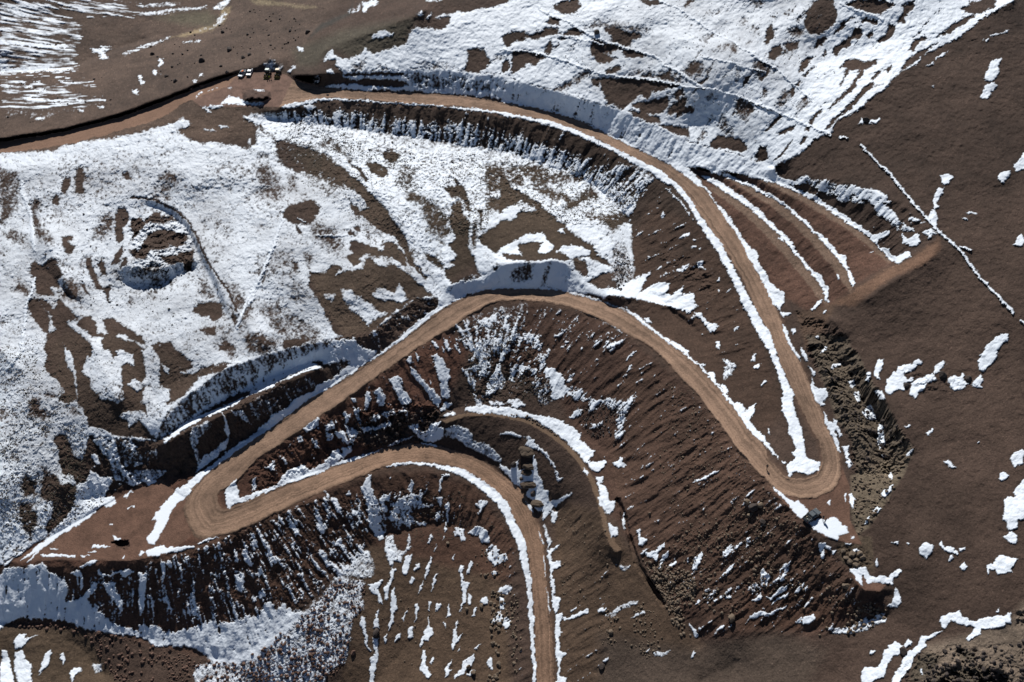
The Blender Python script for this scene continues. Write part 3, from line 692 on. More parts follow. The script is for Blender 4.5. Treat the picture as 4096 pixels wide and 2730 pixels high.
41 .8 9 -320,640 0,640 80,590 200,590 360,560 430,640 560,680 570,750 560,880 700,850 840,880 830,960 930,1020 950,1080 1170,1130 1170,1080 1370,1100 1410,1140 1600,1110 1720,1060 1850,1080 1900,1170 1940,1210 2000,1150 2180,1170 2331,1120 2331,1230 2200,1300 2150,1380 1950,1420 1850,1370 1750,1300 1500,1260 1300,1260 1180,1180 1000,1170 860,1140 730,1120 600,1060 400,1030 200,1020 60,1060 0,1120 -320,1150
41 -.55 9 1180,560 1400,510 1650,430 1850,340 2080,260 2331,130 2331,760 2200,1000 2000,1050 1850,1060 1720,1040 1600,1090 1400,1080 1250,1030 1180,1080 960,1060 840,960 720,850 570,870 570,690 700,640 1000,650
41 .7 5 1170,640 1230,640 1240,760 1220,960 1190,980 1175,780
41 .7 5 890,730 980,720 975,790 1030,880 1020,960 960,860 900,800
41 .6 5 700,860 790,720 820,740 760,850
41 .6 5 1600,900 1620,820 1650,830 1660,900 1680,1000 1700,1050 1640,1040
41 .3 6 1980,700 2000,620 2060,640 2070,720 2040,820 1970,780
41 .8 3 2110,290 2150,330 2200,430 2170,430 2140,390
41 .4 6 2130,830 2260,770 2240,830 2150,900
41 .6 4 2170,660 2190,560 2220,600 2230,640 2200,670
41 .6 4 2050,480 2080,430 2140,560 2110,580
41 .7 4 2260,380 2331,520 2331,570 2270,470
41 .4 4 1970,480 2010,460 2020,540 2000,560
41 .2 5 1700,620 1770,620 1820,650 1740,660
41 .7 3 1370,560 1400,550 1400,640 1390,720 1370,660
41 .7 3 1430,530 1450,540 1450,600 1435,600
41 .6 3 1310,600 1330,590 1320,720
41 .6 3 1685,470 1700,520 1690,600
41 .6 3 1820,470 1840,500 1830,560
41 S 3 830,610 880,660 930,670 980,630 1060,600 1130,620 1050,680 1000,640 940,670 900,680 840,660
41 .8 3 680,590 760,540 830,530 790,570 700,600
41 .5 4 590,640 650,610 700,630 700,660 670,670
41 S 3 160,535 300,420 420,320 560,230 720,110 880,0 960,0 985,40 930,95 920,60 860,70 740,180 640,240 500,330 350,440 230,555 220,550 300,470 200,520
41 S 2 335,490 450,480 600,495 640,490 630,510 500,510 350,500
41 S 2 675,495 770,490 700,510
41 S 2 740,460 830,460 800,475
41 S 2 770,430 790,405 940,410 890,430 800,430
41 S 2 950,330 1020,350 1010,370 970,360
41 S 2 425,428 500,440 450,444
41 S 3 0,560 50,560 170,470 390,330 250,420 120,520 70,570
41 S 2 1170,490 1200,450 1220,460 1190,500
41 S 2 1035,520 1060,490 1050,525
41 S 3 1245,380 1240,340 1290,290 1340,180 1350,130 1420,70 1490,0 1570,0 1500,50 1440,130 1420,230 1370,280 1340,340 1310,400 1270,400
41 S 3 1245,500 1240,460 1290,430 1370,400 1430,430 1560,410 1650,410 1620,430 1450,470 1300,505
41 S 2 1670,390 1760,350 1850,335 1800,360 1690,400
41 S 2 920,225 950,215 955,235
41 S 2 1080,100 1140,60 1140,75 1090,105
41 .9 6 0,1500 20,1290 60,1300 90,1400 120,1600 0,1600
41 .9 5 120,1400 130,1310 190,1300 210,1370 270,1420 270,1600 150,1600
41 .8 4 110,1240 160,1150 220,1160 200,1200 340,1165 250,1200 190,1270 130,1285
41 .8 4 320,1500 370,1360 400,1300 440,1290 430,1380 360,1460
41 .8 4 510,1340 530,1320 565,1380 540,1420
41 .7 4 590,1480 640,1440 700,1460 640,1500 610,1568
41 .3 6 780,1420 870,1400 860,1480 800,1500
31 S 3 1290,1568 1340,1480 1410,1400 1480,1330 1540,1290 1650,1200 1780,1110 1900,1010 2050,900 2150,840 2331,730 2331,760 2200,850 2000,990 1850,1100 1720,1210 1640,1290 1570,1380 1500,1430 1450,1500 1420,1568
31 S 3 650,1568 780,1480 900,1390 970,1380 985,1440 930,1470 880,1440 760,1520 700,1568
31 S 3 1910,1310 1970,1250 2010,1210 2000,1260 2020,1310 2030,1380 2331,1280 2331,1310 2100,1400 2000,1430 1940,1470 1915,1440
31 S 3 1050,1380 1120,1310 1120,1340 1070,1385
31 S 3 1240,1270 1340,1220 1330,1250 1260,1290
31 .2 5 770,880 970,870 1000,1000 1040,1130 1100,1160 1290,1130 1410,1150 1390,1200 1250,1260 1130,1270 1000,1230 960,1200 900,1050 840,960
31 -.3 6 980,870 1100,870 1200,1000 1330,940 1350,1000 1330,1080 1200,1130 1060,1120 990,960
31 .1 5 1620,790 1760,720 1800,780 1700,860 1660,950 1690,1020 1720,1100 1680,1150 1640,980 1600,870
31 .6 4 1870,660 1930,720 1950,830 1920,960 1870,1000 1780,1080 1700,1140 1650,1180 1680,1130 1720,1030 1830,960 1930,870 1900,740
31 .4 4 1960,640 2060,640 2120,760 2020,690
31 .7 4 760,1000 830,1020 850,1100 800,1080
31 .7 5 700,1300 760,1150 850,1200 960,1210 900,1330 880,1390 780,1430 720,1400
31 -.05 6 1340,860 1390,780 1420,650 1560,540 1900,290 2331,160 2331,410 2100,480 1950,520 1800,610 1650,700 1500,800 1380,910
31 .6 9 1950,520 2331,280 2331,410 2000,500
31 .5 8 1560,760 1750,600 1900,480 1950,520 1800,610 1650,700
31 S 3 1380,910 1500,800 1600,730 1800,640 2000,560 2200,470 2331,415 2331,440 2100,520 2000,590 1850,660 1700,720 1600,780 1480,860 1400,915
31 B 5 400,60 480,0 510,40 540,110 560,240 610,330 640,440 650,560 560,580 500,560 540,470 480,380 400,330 370,270 400,180 370,120
31 B 5 570,100 590,0 680,0 770,80 780,160 730,210 690,310 760,370 780,470 850,540 980,560 1000,580 1050,560 1040,350 1030,280 1060,230 1130,260 1120,160 1050,150 1040,70 1100,60 1200,110 1220,230 1240,350 1200,410 1130,380 1080,420 1160,490 1240,430 1200,520 1190,590 1240,600 1250,690 1210,640 1130,650 1050,660 1010,690 1080,740 1100,780 1180,710 1230,790 1330,890 1150,870 960,850 900,820 830,790 760,780 730,690 660,570 660,440 640,330 620,200
31 B 5 920,80 980,60 990,180 950,200
31 B 5 770,0 1000,0 950,40 880,30
31 -.8 6 1280,100 1340,60 1440,70 1490,130 1620,220 1640,280 1540,320 1640,330 1680,370 1560,530 1440,590 1390,580 1450,540 1430,470 1370,450 1340,380 1360,250 1330,170
31 S 3 1380,480 1420,460 1440,510 1390,540
31 S 3 1380,250 1430,290 1430,340 1390,310
31 B 5 1100,0 1200,10 1230,80 1160,50
31 -.7 5 1640,330 1750,270 1900,230 1960,240 1860,320 1800,330 1660,370
31 -.5 7 1850,70 1910,30 1930,80 1990,110 2000,180 1960,210 1920,180 1900,110
31 -.5 9 2080,30 2250,10 2331,60 2300,140 2200,170 2130,110
31 -.6 9 250,560 300,540 340,600 440,690 430,720 350,720 280,720 250,690
31 b 8 340,790 450,780 440,850 380,870
31 B 6 440,900 500,850 570,850 600,950 640,1030 700,1060 640,1190 560,1190 510,1130 500,980
31 -.7 8 340,1260 400,1170 480,1190 500,1270 640,1260 650,1340 620,1400 500,1420 350,1390
31 -.8 6 620,1200 740,960 750,1090 760,1200 720,1260 640,1260
31 -.6 7 160,1260 230,1180 300,1260 300,1350 240,1380 170,1330
31 -.6 7 180,1568 190,1440 280,1450 310,1568
31 b 7 330,1110 400,1110 390,1170
31 b 8 0,640 50,630 60,690 0,720
31 b 8 60,1020 130,1000 180,1080 100,1080
31 b 7 380,500 470,510 480,540 400,530
31 b 7 560,620 640,640 680,680 620,700
31 -.7 8 450,1450 560,1410 640,1420 560,1540 440,1568
41 -.6 8 160,50 300,60 330,200 280,320 190,300 150,150
41 -.8 7 450,0 650,0 560,180 470,260 400,320 390,250 430,150
13 .9 8 1500,1330 1600,1230 1760,1260 1960,1310 2200,1390 2331,1460 2331,1490 1900,1440 1640,1400 1500,1390
"""
# road stations: left edge x y, right edge x y, height
ROAD = [(1175,321,1118,430,10),(1283,351,1283,394,10),(1472,368,1425,396,9.6),(1660,373,1613,413,9.2),(1850,385,1850,427,8.7),
(2000,406,2000,453,8.3),(2189,444,2142,472,7.8),(2330,491,2283,512,7.2),(2472,557,2425,576,6.6),(2613,628,2566,646,6),
(2708,675,2650,696,5.4),(2770,725,2705,740,5),(2826,773,2746,785,4.7),(2873,835,2793,849,4.3),(2920,896,2831,905,3.8),
(2967,967,2873,967,3.3),(3015,1061,2925,1038,2.8),(3062,1146,2972,1113,2.3),(3100,1226,3015,1217,1.9),(3142,1340,3076,1340,1.4),
(3199,1453,3114,1420,1),(3251,1562,3152,1519,.7),(3298,1680,3199,1618,.4),(3345,1788,3241,1703,.2),(3364,1859,3274,1765,.1),
(3355,1920,3289,1831,0),(3317,1968,3274,1883,0),(3251,1991,3232,1911,0),(3185,1987,3152,1911,-.1),(3114,1963,3090,1850,-.3),
(3057,1911,3045,1775,-.6),(2996,1850,2996,1713,-1),(2939,1779,2934,1623,-1.8),(2864,1670,2859,1538,-2.8),(2774,1562,2774,1449,-3.9),
(2684,1467,2694,1378,-5),(2604,1387,2642,1340,-6),(2519,1344,2566,1283,-7),(2425,1288,2496,1240,-8),(2330,1245,2401,1203,-8.8),
(2236,1215,2283,1174,-9.6),(2142,1203,2165,1160,-10.4),(2000,1203,2000,1156,-11.3),(1887,1255,1873,1184,-12.3),(1816,1307,1779,1226,-13),
(1755,1340,1684,1297,-13.8),(1661,1397,1610,1358,-14.6),(1566,1463,1519,1420,-16),(1448,1548,1401,1496,-17.5),(1330,1633,1283,1567,-19),
(1236,1694,1189,1633,-20.2),(1118,1779,1071,1722,-21.6),(1038,1831,1000,1765,-22.5),(982,1887,944,1798,-23.2),(944,1925,873,1854,-23.8),
(890,1960,802,1911,-24.3),(868,1985,750,1982,-24.7),(870,2010,740,2060,-25),(885,2030,790,2150,-25.2),(906,2034,873,2146,-25.4),
(958,2015,982,2108,-25.8),(1000,1996,1094,2057,-26.5),(1118,1944,1212,2001,-27.4),(1236,1902,1330,1949,-28.2),(1330,1864,1448,1902,-29),
(1425,1831,1543,1864,-29.8),(1519,1802,1637,1850,-30.5),(1613,1784,1690,1850,-31.1),(1684,1776,1731,1852,-31.5),(1755,1788,1780,1860,-32),
(1826,1807,1826,1871,-32.5),(1920,1840,1897,1902,-33.4),(1991,1887,1945,1935,-34.2),(2062,1944,1990,1975,-35),(2100,1986,2028,2023,-35.8),
(2137,2051,2061,2084,-36.6),(2160,2122,2094,2155,-37.4),(2175,2202,2113,2226,-38.2),(2186,2320,2125,2297,-39.2),(2198,2452,2134,2391,-40.2),
(2208,2556,2139,2509,-41.2),(2217,2730,2144,2730,-42.6),(2232,3100,2152,3100,-46)]
RIDGE = [(-340,640,-340,690,4),(0,570,0,612,5),(283,520,240,583,6),(472,470,472,522,7.2),(600,425,620,480,8),(708,385,720,425,8.8),(850,328,780,395,9.6),(960,292,900,350,10)]
TRACK = [(1760,1678,1790,1700,-26),(1846,1656,1852,1677,-25.5),(1944,1648,1944,1670,-25),(2100,1672,2098,1696,-24.2),(2194,1720,2183,1744,-23.8),
(2266,1773,2252,1796,-23.5),(2330,1840,2310,1862,-23.3),(2369,1900,2347,1914,-23.3),(2394,1958,2368,1970,-23.4),(2414,2020,2388,2030,-23.6),
(2428,2078,2402,2088,-23.9),(2450,2140,2420,2155,-24.3),(2500,2200,2440,2212,-24.7)]
PADS = [(10, 'P', '760,352 960,292 1060,280 1150,300 1178,322 1283,350 1283,394 1118,430 900,428 800,428 760,392'),
(0, 'P', '3364,1859 3400,1950 3400,2080 3450,2180 3380,2172 3300,2150 3200,2075 3080,1960 3200,1940'),
(-25, 'P', '40,2252 180,2158 440,2008 520,1965 640,1918 740,1990 873,1860 760,2150 661,2222 520,2246 250,2243'),
(-1.5,'P', '3400,2270 3460,2310 3545,2340 3520,2372 3460,2365 3420,2330')]
# break lines (x, y, height): crests, toes, gullies, spurs
BL = """
-330,600,7 0,556,8.2 283,507,8.4 472,454,9.8 708,367,11.4 850,311,12.3 960,277,11.8 1025,268,11.7
0,612,5 226,602,5.8 448,552,7 698,491,8.2 774,430,9.4 900,442,9.3 1010,445,9.3 1118,446,9.4
1025,268,11.6 1080,229,14.4 1150,275,11 1178,300,12
1178,300,14 1250,300,16 1373,285,15.2 1590,283,15.6 1708,271,16.2 1849,285,15.4 2047,316,15.1 2142,344,15 2227,363,15.2 2378,411,14.6 2496,439,14.4 2637,500,13.4 2755,566,11.6 2826,585,11.8 2920,609,12.8 3038,647,13.8 3114,674,14.8 3232,707,18.4 3421,740,23.6 3515,769,26 3610,820,27 3704,896,27.5 3751,943,27.5 3756,981,27 3723,1033,26 3633,1085,23 3562,1132,20.5 3468,1193,16 3411,1226,12
2750,666,6.2 2800,672,8.3 2860,690,9 2990,698,10.5 3090,722,12 3210,774,13.6 3326,838,15.2 3444,926,16.6 3515,985,17.3 3572,1040,17.6
2890,684,8.8 2991,703,10.3 3100,748,12.2 3208,806,13.6 3300,868,15 3397,924,16.4 3468,981,17 3552,1052,17.2
2775,672,6 2920,700,7.6 3006,742,8.5 3100,800,9.5 3190,862,10.6 3263,938,11.6 3328,998,12.4 3390,1060,13 3416,1132,13.2
2800,680,5.9 2897,712,7.5 2991,769,8.4 3067,816,9.1 3137,863,9.9 3208,929,10.8 3260,990,11.6 3326,1066,12.3 3373,1132,12.7 3400,1170,12.7
2802,702,5.4 2897,742,5.9 2967,797,6.3 3043,855,6.6 3119,931,7 3185,1011,7.4 3256,1096,7.8 3298,1162,8 3312,1222,8
2826,750,5.1 2897,797,5.6 2991,868,6 3043,925,6.3 3114,1000,6.7 3185,1066,7 3222,1127,7.3 3260,1193,7.5 3298,1226,7.5
1118,446,9.2 1283,412,9.4 1425,408,9.2 1613,424,8.8 1850,441,8.3 2000,466,7.9 2142,490,7.4 2283,530,6.8 2425,592,6.2 2566,664,5.6 2650,712,5 2700,770,4.4 2780,880,3.6 2850,980,2.9 2925,1085,2.2 3000,1220,1.4 3060,1370,.9 3100,1460,.6 3150,1600,.3 3170,1720,0
1070,470,6.4 1283,500,4.2 1425,520,2.4 1613,545,1.4 1850,585,-.3 2050,620,-.9 2240,680,-2.2 2400,760,-3 2500,860,-4.4 2530,960,-5.6 2540,1080,-6 2620,1190,-6.6
2620,1190,-6.2 2760,1300,-5.2 2860,1450,-3.6 2960,1590,-2.2 3040,1740,-1
2430,1186,-5.6 2550,1198,-5 2680,1230,-4.4 2780,1290,-3.8 2860,1340,-3.4
700,480,9.2 930,560,6.4 1100,560,5.8
0,650,5 200,700,4 500,800,2.6 800,700,4 1100,800,1
590,795,2.6 690,830,1.6 760,900,.7 800,980,-.2 860,1100,-2 930,1270,-5
600,815,.8 680,850,-.7 745,915,-1.8 780,990,-2.8 838,1110,-4.4 905,1260,-6.2
520,900,.2 590,880,0 690,890,-.8 745,930,-1.6
520,960,-1.2 600,975,-1.8 700,960,-2.4
500,1060,-2 560,1078,-2.4 640,1080,-2.6 720,1030,-2.2 770,1010,-2.4 782,1040,-3
505,1130,-6 600,1140,-6.6 700,1110,-6.4 770,1075,-5.6
200,800,3.4 330,960,-.6 400,1120,-4.6 470,1270,-7.2 560,1420,-9 620,1600,-12
160,900,3 230,1060,.4 300,1200,-1.6 380,1400,-5 470,1600,-8.4
860,1000,-1 960,1260,-3.6 1060,1380,-5.4
930,1270,-5.4 880,1400,-7.6
100,1000,0 300,1200,-4 500,1400,-8 600,1600,-11.4
0,1400,-3 100,1500,-6 150,1800,-13 250,1950,-18
0,1900,-14 0,2000,-17 0,2200,-24.2
950,1300,-5 1000,1150,-3 1200,1000,-2 1050,900,-.6
1300,1100,-5 1500,1200,-8
1270,690,1 1450,850,-1.6 1600,1000,-5.2 1690,1130,-9
1500,760,.6 1600,880,-1.6 1690,1040,-6.4
1900,880,-1.8 1880,1000,-5.4 1900,1080,-7.8
2250,820,-1 2180,950,-3 2050,1000,-4.6
2420,880,-1.6 2470,1000,-3.6 2500,1120,-6
1720,760,-.4 1760,900,-4 1740,1100,-9 1760,1190,-11.6
349,1746,-14.4 462,1746,-14.6 560,1752,-16 628,1765,-17.6 640,1720,-15.2 661,1670,-13 731,1595,-10.4 897,1477,-7 1100,1415,-8 1189,1382,-8.6 1453,1344,-11 1519,1311,-10.8 1661,1193,-9.4 1736,1193,-10.6
1790,1145,-9.2 1873,1105,-7.6 1916,1105,-8 1925,1140,-9.6 1945,1145,-10 1985,1060,-4.6 2050,1052,-3.4 2132,1052,-3.1 2212,1040,-1.6 2264,1052,-3 2300,1100,-5.8 2360,1150,-7.4
640,1752,-17.6 661,1738,-17.2 755,1682,-16.4 897,1608,-15.8 1100,1507,-15.2 1283,1440,-14.6
640,1785,-17.2 661,1772,-16.4 755,1720,-15.1 897,1658,-14.2 1100,1548,-13.4 1270,1474,-13.2 1292,1482,-14.6
340,1990,-24 420,1985,-24.6 520,1955,-24.8 640,1905,-24.4 760,1890,-24 900,1805,-23 1050,1710,-22
40,2270,-25.6 250,2262,-25.6 400,2264,-25.8 520,2266,-25.8 661,2240,-25.6 779,2205,-25.5 873,2165,-25.6 982,2122,-26 1094,2072,-26.7 1212,2014,-27.6 1330,1962,-28.4 1448,1914,-29.2 1566,1890,-30.1 1680,1888,-31 1800,1900,-32.2 1880,1935,-33.2 1950,1990,-34.4 2010,2060,-35.6 2050,2140,-36.6 2090,2260,-38 2110,2400,-39.6 2118,2560,-41.2 2126,2730,-42.8
0,2490,-35.2 160,2500,-36 330,2512,-36.6 520,2540,-38 700,2590,-40.4 873,2640,-44 1000,2610,-44 1212,2455,-41.8 1330,2320,-40.2 1401,2254,-40 1480,2180,-39.8
0,2650,-37.5 150,2580,-36.4 300,2570,-38.4 420,2700,-42
1520,2130,-40 1620,2120,-40 1780,2090,-39.8 1900,2140,-40.6 1980,2240,-41.3 2010,2400,-44 2020,2730,-47.6
1000,2800,-50 1500,2730,-51 1700,2500,-47 1800,2300,-43.6 1900,2730,-50
2050,1500,-21.4 1990,1580,-23.8 1900,1620,-24.8 1800,1640,-26.2
2240,1560,-19.6 2300,1680,-21.8 2400,1790,-22.8
2460,1640,-16.8 2500,1800,-19.8 2500,1920,-22
2440,1985,-23.3 2480,2060,-23.8 2510,2130,-24.2 2560,2220,-24.2 2640,2350,-24.6 2700,2480,-25 2810,2570,-24.6
2225,2010,-34.6 2240,2120,-36 2245,2250,-37.6 2250,2400,-39.4 2260,2560,-40.8 2280,2730,-42
2450,2165,-25 2470,2240,-26.6 2560,2330,-26.6 2620,2420,-26.6
2400,2400,-32.6 2420,2560,-33.6 2460,2730,-35.6
2800,2730,-27.5 2950,2650,-22.5
3005,1868,-1 3066,1928,-.5 3130,1990,-.3 3190,2085,-.1 3290,2160,-.2 3370,2195,-.6 3410,2280,-1.4 3440,2340,-2 3480,2375,-2.4 3555,2380,-3
2800,2480,-22.4 2950,2520,-18.6 3100,2500,-15 3300,2540,-10.8 3450,2500,-7.6 3545,2460,-6
3200,2640,-15 3400,2730,-11
3560,2360,-1.6 3620,2200,1.2 3640,2000,3.6
3450,2150,.6 3520,2020,2 3590,1900,4.2
3000,-200,50 3300,-100,52 3700,-100,58
2100,100,25 2500,100,31 2900,200,32.5 3300,250,34 3600,150,44
2500,-200,42 2000,-100,32 1700,-150,30
4057,0,56 3770,184,46 3510,373,37 3260,552,25 3085,680,15
4300,100,54 4200,600,39 4096,900,32 4000,1200,25.5 4000,1500,18 4000,1900,12 4000,2200,9 4000,2500,6 3950,2730,3
4400,300,52 4420,1500,25 4420,2600,10
3700,700,31 3850,1000,27 3700,1300,17.5 3600,1450,12
3289,1300,6.2 3326,1396,4.4 3373,1463,3.6 3402,1519,3 3454,1604,2.2 3506,1670,1.6 3526,1708,1.5 3529,1765,1.2 3530,1812,1 3562,1897,1
3330,1280,9.4 3400,1350,8.6 3444,1434,8 3492,1543,8.4 3562,1623,9 3610,1741,8.6 3657,1793,7.6
3240,1330,5.4 3300,1480,5.6 3370,1600,5.4 3400,1690,4.6 3440,1760,4.4 3500,1830,2
3300,1900,.2 3380,1830,1 3420,1890,1.6
3700,1700,9.5 3720,1950,6.5 3700,2200,4
1300,200,18 1500,120,24 1700,40,29
1230,115,12 1290,92,13 1380,55,16 1460,-20,18
1240,140,15 1300,108,17 1390,70,19 1470,0,22
-200,320,3 0,306,3 140,298,3 283,280,2.5 400,240,2 480,205,1.6 580,172,1.2 680,145,.8 780,122,.4 850,92,0 890,45,-.6 920,-30,-1.5
-200,286,-2 0,294,-1.6 140,288,-1 283,268,-.5 400,228,-.8 480,192,-1 580,160,-1.4
-100,-100,20 200,-100,12 500,-100,5
0,60,8 300,60,3 600,80,0
0,200,4 250,180,1
300,400,6 600,300,7 900,200,9 1100,100,8 1150,-50,6
-300,450,5 0,430,6
"""
ISLAND = [((968,368),(1025,352),(1080,365),(1088,395),(1050,412),(970,412))]
# ---- grid -------------------------------------------------------
STEP = 2.5
U0, V0, NU, NV = -330.0, -330.0, 1903, 1357
gu = U0 + STEP*np.arange(NU); gv = V0 + STEP*np.arange(NV)
UU, VV = np.meshgrid(gu, gv)
FW = np.array([0, math.cos(DEP), -math.sin(DEP)]); UPV = np.array([0, math.sin(DEP), math.cos(DEP)])
def raydir(x, y):
    a = (x-CXP)/FPX; b = (CYP-y)/FPX
    return a, FW[1]+b*UPV[1], FW[2]+b*UPV[2]
def locate(x, y, z):                     # map point + height -> metres
    dx, dy, dz = raydir(x, y); t = (z-CAMZ)/dz
    return t*dx, t*dy, z
rng = np.random.default_rng(7)
_tab = rng.random((16, 256, 256)).astype(np.float32)
def vn(x, y, k=0):                       # value noise 0..1
    xi = np.floor(x); yi = np.floor(y); fx = (x-xi).astype(np.float32); fy = (y-yi).astype(np.float32)
    xi = xi.astype(np.int64) & 255; yi = yi.astype(np.int64) & 255; x1 = (xi+1) & 255; y1 = (yi+1) & 255
    fx = fx*fx*(3-2*fx); fy = fy*fy*(3-2*fy); t = _tab[k % 16]
    return (t[yi, xi]*(1-fx)+t[yi, x1]*fx)*(1-fy) + (t[y1, xi]*(1-fx)+t[y1, x1]*fx)*fy
def fbm(x, y, o=4, k=0, g=.5):           # about -1..1
    s = 0; a = 1; n = 0; c, d = .8, .6
    for i in range(o):
        s = s + a*(vn(x, y, k+i)*2-1); n += a; a *= g
        x, y = (c*x-d*y)*2.03+17.3, (d*x+c*y)*2.03+5.1
    return s/n*1.5
def sstep(a, b, x):
    t = np.clip((x-a)/(b-a), 0, 1); return t*t*(3-2*t)
def box(a, r):                           # separable blur, r cells, run twice
    for _ in range(2):
        for ax in (0, 1):
            p = [(0, 0), (0, 0)]; p[ax] = (r+1, r)
            c = np.cumsum(np.pad(a, p, mode='edge').astype(np.float64), axis=ax)
            n = a.shape[ax]
            a = ((c[2*r+1:] - c[:n]) if ax == 0 else (c[:, 2*r+1:]-c[:, :n]))/(2*r+1)
    return a.astype(np.float32)
def poly_sd(pts, pad, X=None, Y=None):   # signed distance (inside +) over the polygon's window
    X = UU if X is None else X; Y = VV if Y is None else Y
    x0, y0 = pts.min(0)-pad; x1, y1 = pts.max(0)+pad
    i0 = max(0, int((y0-V0)/STEP)); i1 = min(NV, int((y1-V0)/STEP)+2); j0 = max(0, int((x0-U0)/STEP)); j1 = min(NU, int((x1-U0)/STEP)+2)
    if i1 <= i0 or j1 <= j0: return None
    sl = (slice(i0, i1), slice(j0, j1)); x = X[sl]; y = Y[sl]
    d2 = np.full(x.shape, 1e12); ins = np.zeros(x.shape, bool); n = len(pts)
    for a in range(n):
        px, py = pts[a]; qx, qy = pts[(a+1) % n]; ex, ey = qx-px, qy-py
        t = np.clip(((x-px)*ex+(y-py)*ey)/(ex*ex+ey*ey+1e-9), 0, 1)
        d2 = np.minimum(d2, (x-px-t*ex)**2+(y-py-t*ey)**2)
        if py != qy:
            ins ^= ((py > y) != (qy > y)) & (x < ex*(y-py)/(qy-py)+px)
    d = np.sqrt(d2); return sl, np.where(ins, d, -d)
def line_d(pts, pad, X=None, Y=None):
    X = UU if X is None else X; Y = VV if Y is None else Y
    x0, y0 = pts.min(0)-pad; x1, y1 = pts.max(0)+pad
    i0 = max(0, int((y0-V0)/STEP)); i1 = min(NV, int((y1-V0)/STEP)+2); j0 = max(0, int((x0-U0)/STEP)); j1 = min(NU, int((x1-U0)/STEP)+2)
    sl = (slice(i0, i1), slice(j0, j1)); x = X[sl]; y = Y[sl]; d2 = np.full(x.shape, 1e12)
    for a in range(len(pts)-1):
        px, py = pts[a]; ex, ey = pts[a+1]-pts[a]
        t = np.clip(((x-px)*ex+(y-py)*ey)/(ex*ex+ey*ey+1e-9), 0, 1)
        d2 = np.minimum(d2, (x-px-t*ex)**2+(y-py-t*ey)**2)
    return sl, np.sqrt(d2)
def paint(F, text, X=None, Y=None, vals={'S': 1., 'B': -1., 'b': -.25}):
    for ln in text.strip().split('\n'):
        tile, v, f, pts = ln.split(' ', 3); f = float(f); v = vals[v] if v in vals else float(v)
        if vals and -.7 < v < -.05 and f < 20 and X is not None: f = f*1.9
        r = poly_sd(T(tile, pts), f+22, X, Y)
        if r is None: continue
        sl, sd = r; k = sstep(-f, f, sd).astype(np.float32)
        F[sl] += (v-F[sl])*k
    return F
def dense(st, n=6):                      # Catmull-Rom through the stations
    a = np.array(st, float); p = np.vstack([2*a[0]-a[1], a, 2*a[-1]-a[-2]]); out = []
    for i in range(len(a)-1):
        p0, p1, p2, p3 = p[i:i+4]
        for k in range(n):
            t = k/n; out.append(.5*((2*p1)+(p2-p0)*t+(2*p0-5*p1+4*p2-p3)*t*t+(3*p1-p0-3*p2+p3)*t**3))
    out.append(a[-1]); return np.array(out)
# road fields: mask, height, across 0..1, along
RM = np.zeros((NV, NU), np.uint8); RZ = np.zeros((NV, NU), np.float32); RD = np.zeros((NV, NU), np.float32); RS = np.zeros((NV, NU), np.float32)
_j = rng.random(4)*50
UJ = (UU+4*fbm(UU/34, VV/34, 3, 3)+2.5*fbm(UU/9+5, VV/9, 2, 4)).astype(np.float32); VJ = (VV+4*fbm(UU/34+9, VV/34, 3, 6)+2.5*fbm(UU/9, VV/9+7, 2, 9)).astype(np.float32)
def strip(st, code):
    d = dense(st); s = 0.0
    for i in range(len(d)-1):
        q = np.array([d[i, :2], d[i, 2:4], d[i+1, 2:4], d[i+1, :2]]); r = poly_sd(q, 14, UJ, VJ)
        c0 = (d[i, :2]+d[i, 2:4])/2; c1 = (d[i+1, :2]+d[i+1, 2:4])/2; L = np.linalg.norm(c1-c0)+1e-6
        if r is not None:
            sl, sd = r; m = sd > -1.2
            x = UJ[sl]; y = VJ[sl]; tt = np.full(x.shape, .5); e0 = d[i, 2:4]-d[i, :2]; av = d[i+1, :2]-d[i, :2]; bv = (d[i+1, 2:4]-d[i+1, :2])-e0; qx = x-d[i, 0]; qy = y-d[i, 1]
            A0 = qx*e0[1]-qy*e0[0]; A1 = qx*bv[1]-qy*bv[0]-(av[0]*e0[1]-av[1]*e0[0]); A2 = -(av[0]*bv[1]-av[1]*bv[0])
            for _ in range(6): tt = np.clip(tt-(A0+A1*tt+A2*tt*tt)/(A1+2*A2*tt+1e-9*np.sign(A1)+1e-12), -.2, 1.2)
            tt = np.clip(tt, 0, 1)
            l = d[i, :2]+(d[i+1, :2]-d[i, :2])*tt[..., None]; rr = d[i, 2:4]+(d[i+1, 2:4]-d[i, 2:4])*tt[..., None]
            e = rr-l; dd = np.clip(((x-l[..., 0])*e[..., 0]+(y-l[..., 1])*e[..., 1])/((e**2).sum(-1)+1e-6), 0, 1)
            RM[sl][m] = code; RZ[sl][m] = (d[i, 4]+(d[i+1, 4]-d[i, 4])*tt)[m]; RD[sl][m] = dd[m]; RS[sl][m] = (s+tt*L)[m]
        s += L
for z, tile, pts in PADS:
    sl, sd = poly_sd(T(tile, pts), 4); m = sd > 0; RM[sl][m] = 4; RZ[sl][m] = z; RD[sl][m] = .5
TRACK = [(*(np.array(a[:2])*.8+np.array(a[2:4])*.2), *(np.array(a[:2])*.22+np.array(a[2:4])*.78), a[4]) for a in TRACK]
strip(RIDGE, 2); strip(TRACK, 3); strip(ROAD, 1)
